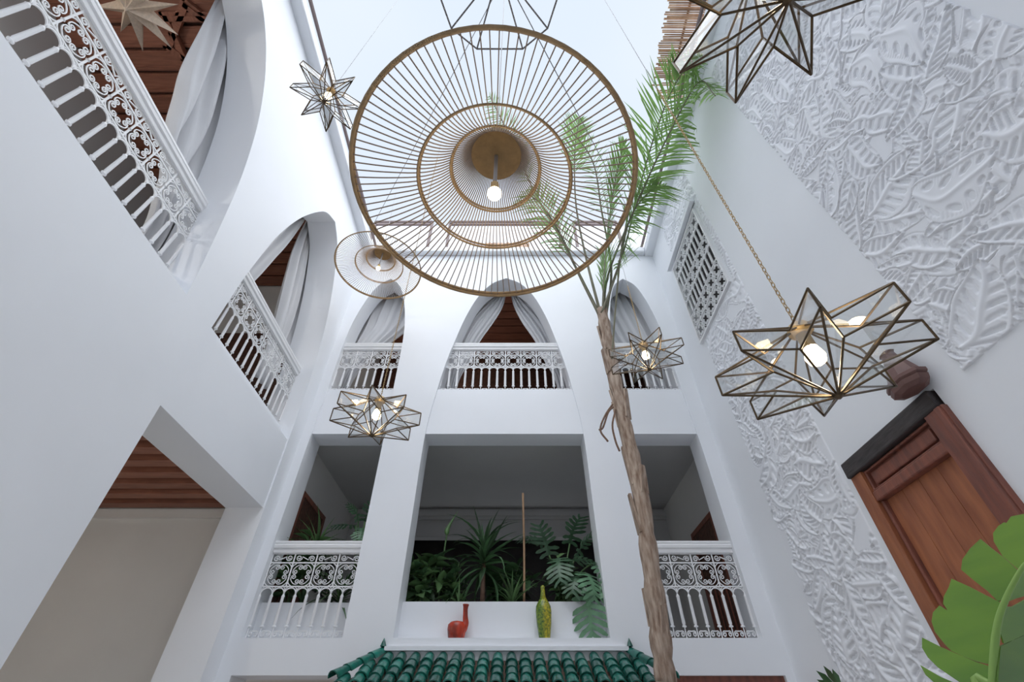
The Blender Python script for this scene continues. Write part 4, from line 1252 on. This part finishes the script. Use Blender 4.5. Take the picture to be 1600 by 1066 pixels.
def screen(label, x0, x1, y0, y1, z0, z1):
    t = thing('carved_screen', label, 'screen', (x0, y0, z0 + CZ), 0, 'carved wooden screens in the gallery')
    w_, h_ = y1 - y0, z1 - z0
    th = x1 - x0
    MB().box((0, 0.06, 0.06), (th, w_ - 0.06, h_ - 0.06)).build('panel', CARVEDW, t)
    for a_, b_ in (((-.01, 0, 0), (th + .01, w_, 0.07)), ((-.01, 0, h_ - .07), (th + .01, w_, h_)), ((-.01, 0, .07), (th + .01, .07, h_ - .07)), ((-.01, w_ - .07, .07), (th + .01, w_, h_ - .07))):
        MB().box(a_, b_).build('frame_bar', DOORF, t)
    n = 7
    for k in range(n):
        y = 0.10 + (w_ - 0.2) * k / (n - 1)
        MB().lathe([(0.012, 0.10), (0.02, 0.14), (0.012, 0.3 * h_), (0.02, 0.45 * h_), (0.012, 0.5 * h_)], 6, ctr=(th / 2 - (0.03 if x0 > 0 else -0.03), y, 0)).build('spindle', DOORF, t)
    return t
screen('dark carved wooden screen on the left wall of the left gallery', XL - 0.018, XL + 0.04, 6.55, 7.6, 0.92, 2.95)
screen('dark lattice screen on the right wall behind the right balcony', XR - 0.045, XR + 0.018, 6.75, 7.75, 0.92, 2.72)
sf = thing('red_sofa', 'dark red cushioned sofa behind the central upper railing', 'sofa', (-0.2, 7.4, 4.38 + CZ))
for nm, a_, b_, m_ in (('seat', (-0.8, -0.4, 0.12), (0.8, 0.4, 0.42), REDC), ('backrest', (-0.8, 0.3, 0.42), (0.8, 0.48, 0.95), REDC), ('arm', (-0.95, -0.4, 0.1), (-0.8, 0.48, 0.65), REDC), ('arm', (0.8, -0.4, 0.1), (0.95, 0.48, 0.65), REDC)):
    o = MB().box(a_, b_).build(nm, m_, sf)
    md = o.modifiers.new('round', 'BEVEL')
    md.width = 0.05
    md.segments = 3
for x_ in (-0.85, 0.85):
    for y in (-0.32, 0.4):
        MB().lathe([(0.02, 0), (0.03, 0.12)], 8, ctr=(x_, y, 0)).build('foot', CARVEDW, sf)
po = thing('red_pouffe', 'small bright red pouffe behind the right balcony railing', 'pouffe', (1.85, 6.75, 0.90 + CZ))
MB().lathe([(0.10, 0), (0.16, 0.03), (0.18, 0.12), (0.16, 0.21), (0.10, 0.25), (0.001, 0.255)], 16).build('cushion', mat('bright_red', (0.55, 0.02, 0.02), 0.8), po, True)
MB().lathe([(0.178, 0.115), (0.188, 0.12), (0.178, 0.125)], 16).build('piping', REDC, po)

# ------------------------------------------------------------------ unseen fill lamps added to brighten the rooms
GLOBE = mat('fill_globe_glow', (1, 0.95, 0.85), 0.4, emit=(1.0, 0.90, 0.74), estr=3)
def fill_globe(label, loc, ceil, watts):
    t = thing('fill_lamp', label, 'lamp', loc)
    MB().lathe([(0.10 * math.cos(R_(a)) + 0.0005, 0.10 * math.sin(R_(a))) for a in range(-90, 91, 15)], 16).build('fill_globe', GLOBE, t, True)
    MB().tube([(0, 0, 0.09), (0, 0, ceil + CZ - loc[2])], 0.008, 6).build('rod', BRONZE, t)
    MB().lathe([(0.06, -0.03), (0.05, 0.0)], 12, ctr=(0, 0, ceil + CZ - loc[2])).build('rose', BRONZE, t)
    ld = bpy.data.lights.new('fill_light', 'POINT')
    ld.energy = watts
    ld.color = (1.0, 0.95, 0.88)
    ld.shadow_soft_size = 0.1
    lo_ = bpy.data.objects.new('fill_light', ld)
    C.objects.link(lo_)
    lo_.parent = t
    lo_.location = (0, 0, -0.13)
fill_globe('added unseen fill lamp deep inside the left ground room', (-5.9, 3.2, 1.7 + CZ), 2.52, 24)
fill_globe('added unseen fill lamp deep inside the left gallery', (-5.6, 0.3, 4.9 + CZ), 7.30, 70)
fill_globe('added unseen fill lamp in the far upper gallery', (-1.62, 7.6, 6.4 + CZ), 7.37, 12)

# ------------------------------------------------------------------ banana leaf in the foreground
ban = thing('banana_plant', 'big split banana leaf in the lower right foreground', 'plant', (0, 0, 0))
def bd(u, v, left=True):
    k = 1.08 - 0.0011 * (1560 - u) - 0.0005 * (1066 - v) if left else 1.08 - 0.0012 * (u - 1560) - 0.0005 * (1066 - v)
    return 1.0 / k
def lobe(poly, name='leaf_lobe', m=LEAFB):
    cl = sum(p[0] for p in poly) / len(poly) < 1562 or poly[0] == (1594, 892)
    P = [pix(u, v, d=bd(u, v, cl)) for u, v in poly]
    tri = tessellate_polygon([[Vector((u, v, 0)) for u, v in poly]])
    me = MB().add(P, [tuple(t) for t in tri]).mesh(name, m)
    bm = bmesh.new()
    bm.from_mesh(me)
    bmesh.ops.recalc_face_normals(bm, faces=bm.faces)
    bm.to_mesh(me)
    bm.free()
    o = put(name, me, ban)
    md = o.modifiers.new('blade', 'SOLIDIFY')
    md.thickness = 0.0025
    return o
lobe([(1594, 892), (1568, 870), (1554, 847), (1553, 834), (1561, 823), (1570, 817), (1574, 818), (1581, 808), (1600, 804), (1630, 805), (1648, 835), (1640, 858), (1612, 872)])
lobe([(1593, 894), (1583, 884), (1568, 871), (1550, 857), (1533, 843), (1517, 858), (1505, 875), (1503, 891), (1522, 907), (1545, 925), (1560, 940), (1570, 938)])
lobe([(1568, 944), (1560, 940), (1540, 930), (1515, 917), (1488, 905), (1484, 918), (1476, 933), (1475, 944), (1482, 955), (1469, 947), (1459, 958), (1457, 972), (1462, 988), (1478, 1008), (1488, 1018), (1505, 1026), (1526, 1034), (1547, 1039), (1552, 1000), (1556, 985)])
lobe([(1548, 1042), (1526, 1035), (1500, 1024), (1472, 1012), (1442, 997), (1442, 1013), (1451, 1028), (1467, 1044), (1498, 1065), (1530, 1085), (1552, 1095)])
lobe([(1550, 1110), (1530, 1088), (1498, 1070), (1470, 1058), (1439, 1040), (1448, 1056), (1464, 1070), (1490, 1090), (1520, 1115)])
lobe([(1569, 948), (1580, 948), (1600, 937), (1640, 925), (1668, 945), (1655, 975), (1610, 985), (1580, 1000), (1566, 1005), (1560, 985)])
lobe([(1561, 1010), (1580, 1000), (1600, 992), (1650, 975), (1685, 1020), (1680, 1075), (1620, 1120), (1560, 1120), (1557, 1060)])
lobe([(1596, 895), (1610, 880), (1640, 868), (1668, 880), (1660, 910), (1620, 925), (1585, 935), (1572, 940)])
mr_ = catmull([pix(u, v, d=bd(u, v) - 0.002) for u, v in ((1640, 845), (1612, 872), (1594, 893), (1568, 945), (1556, 992), (1552, 1066), (1556, 1130))] + [Vector((0.80, 0.95, 0.9)), Vector((0.85, 1.0, 0.0))], 6)
MB().tube(mr_, [0.002 + 0.007 * min(1, i / 36) for i in range(len(mr_))], 8).build('midrib', MIDRIB, ban, True)
fan = thing('fan_palm', 'dark fan palm leaf tip at the bottom edge by the carved wall', 'plant', (2.0, 3.95, 0))
fp = pix(1320, 1085, d=2.95)
MB().tube(catmull([(0, 0, 0), (0.02, -0.02, 0.8), fp - fan.location], 6), 0.012, 6).build('stalk', LEAFD, fan)
for k, (u, v) in enumerate(((1286, 1040), (1275, 1048), (1276, 1062), (1300, 1045), (1285, 1085))):
    q = pix(u, v, d=2.95 + 0.03 * k)
    d = q - fp
    sd_ = d.cross(Vector((0, 1, 0))).normalized() * 0.022
    nn = Vector((0, 0.006, 0))
    a, b_ = fp - fan.location, q - fan.location
    MB().add([a, a + d * .7 + sd_, b_, a + d * .7 - sd_, a + nn + d * .4], [(0, 1, 4), (1, 2, 4), (2, 3, 4), (3, 0, 4)]).build('leaf_blade', LEAFD, fan)
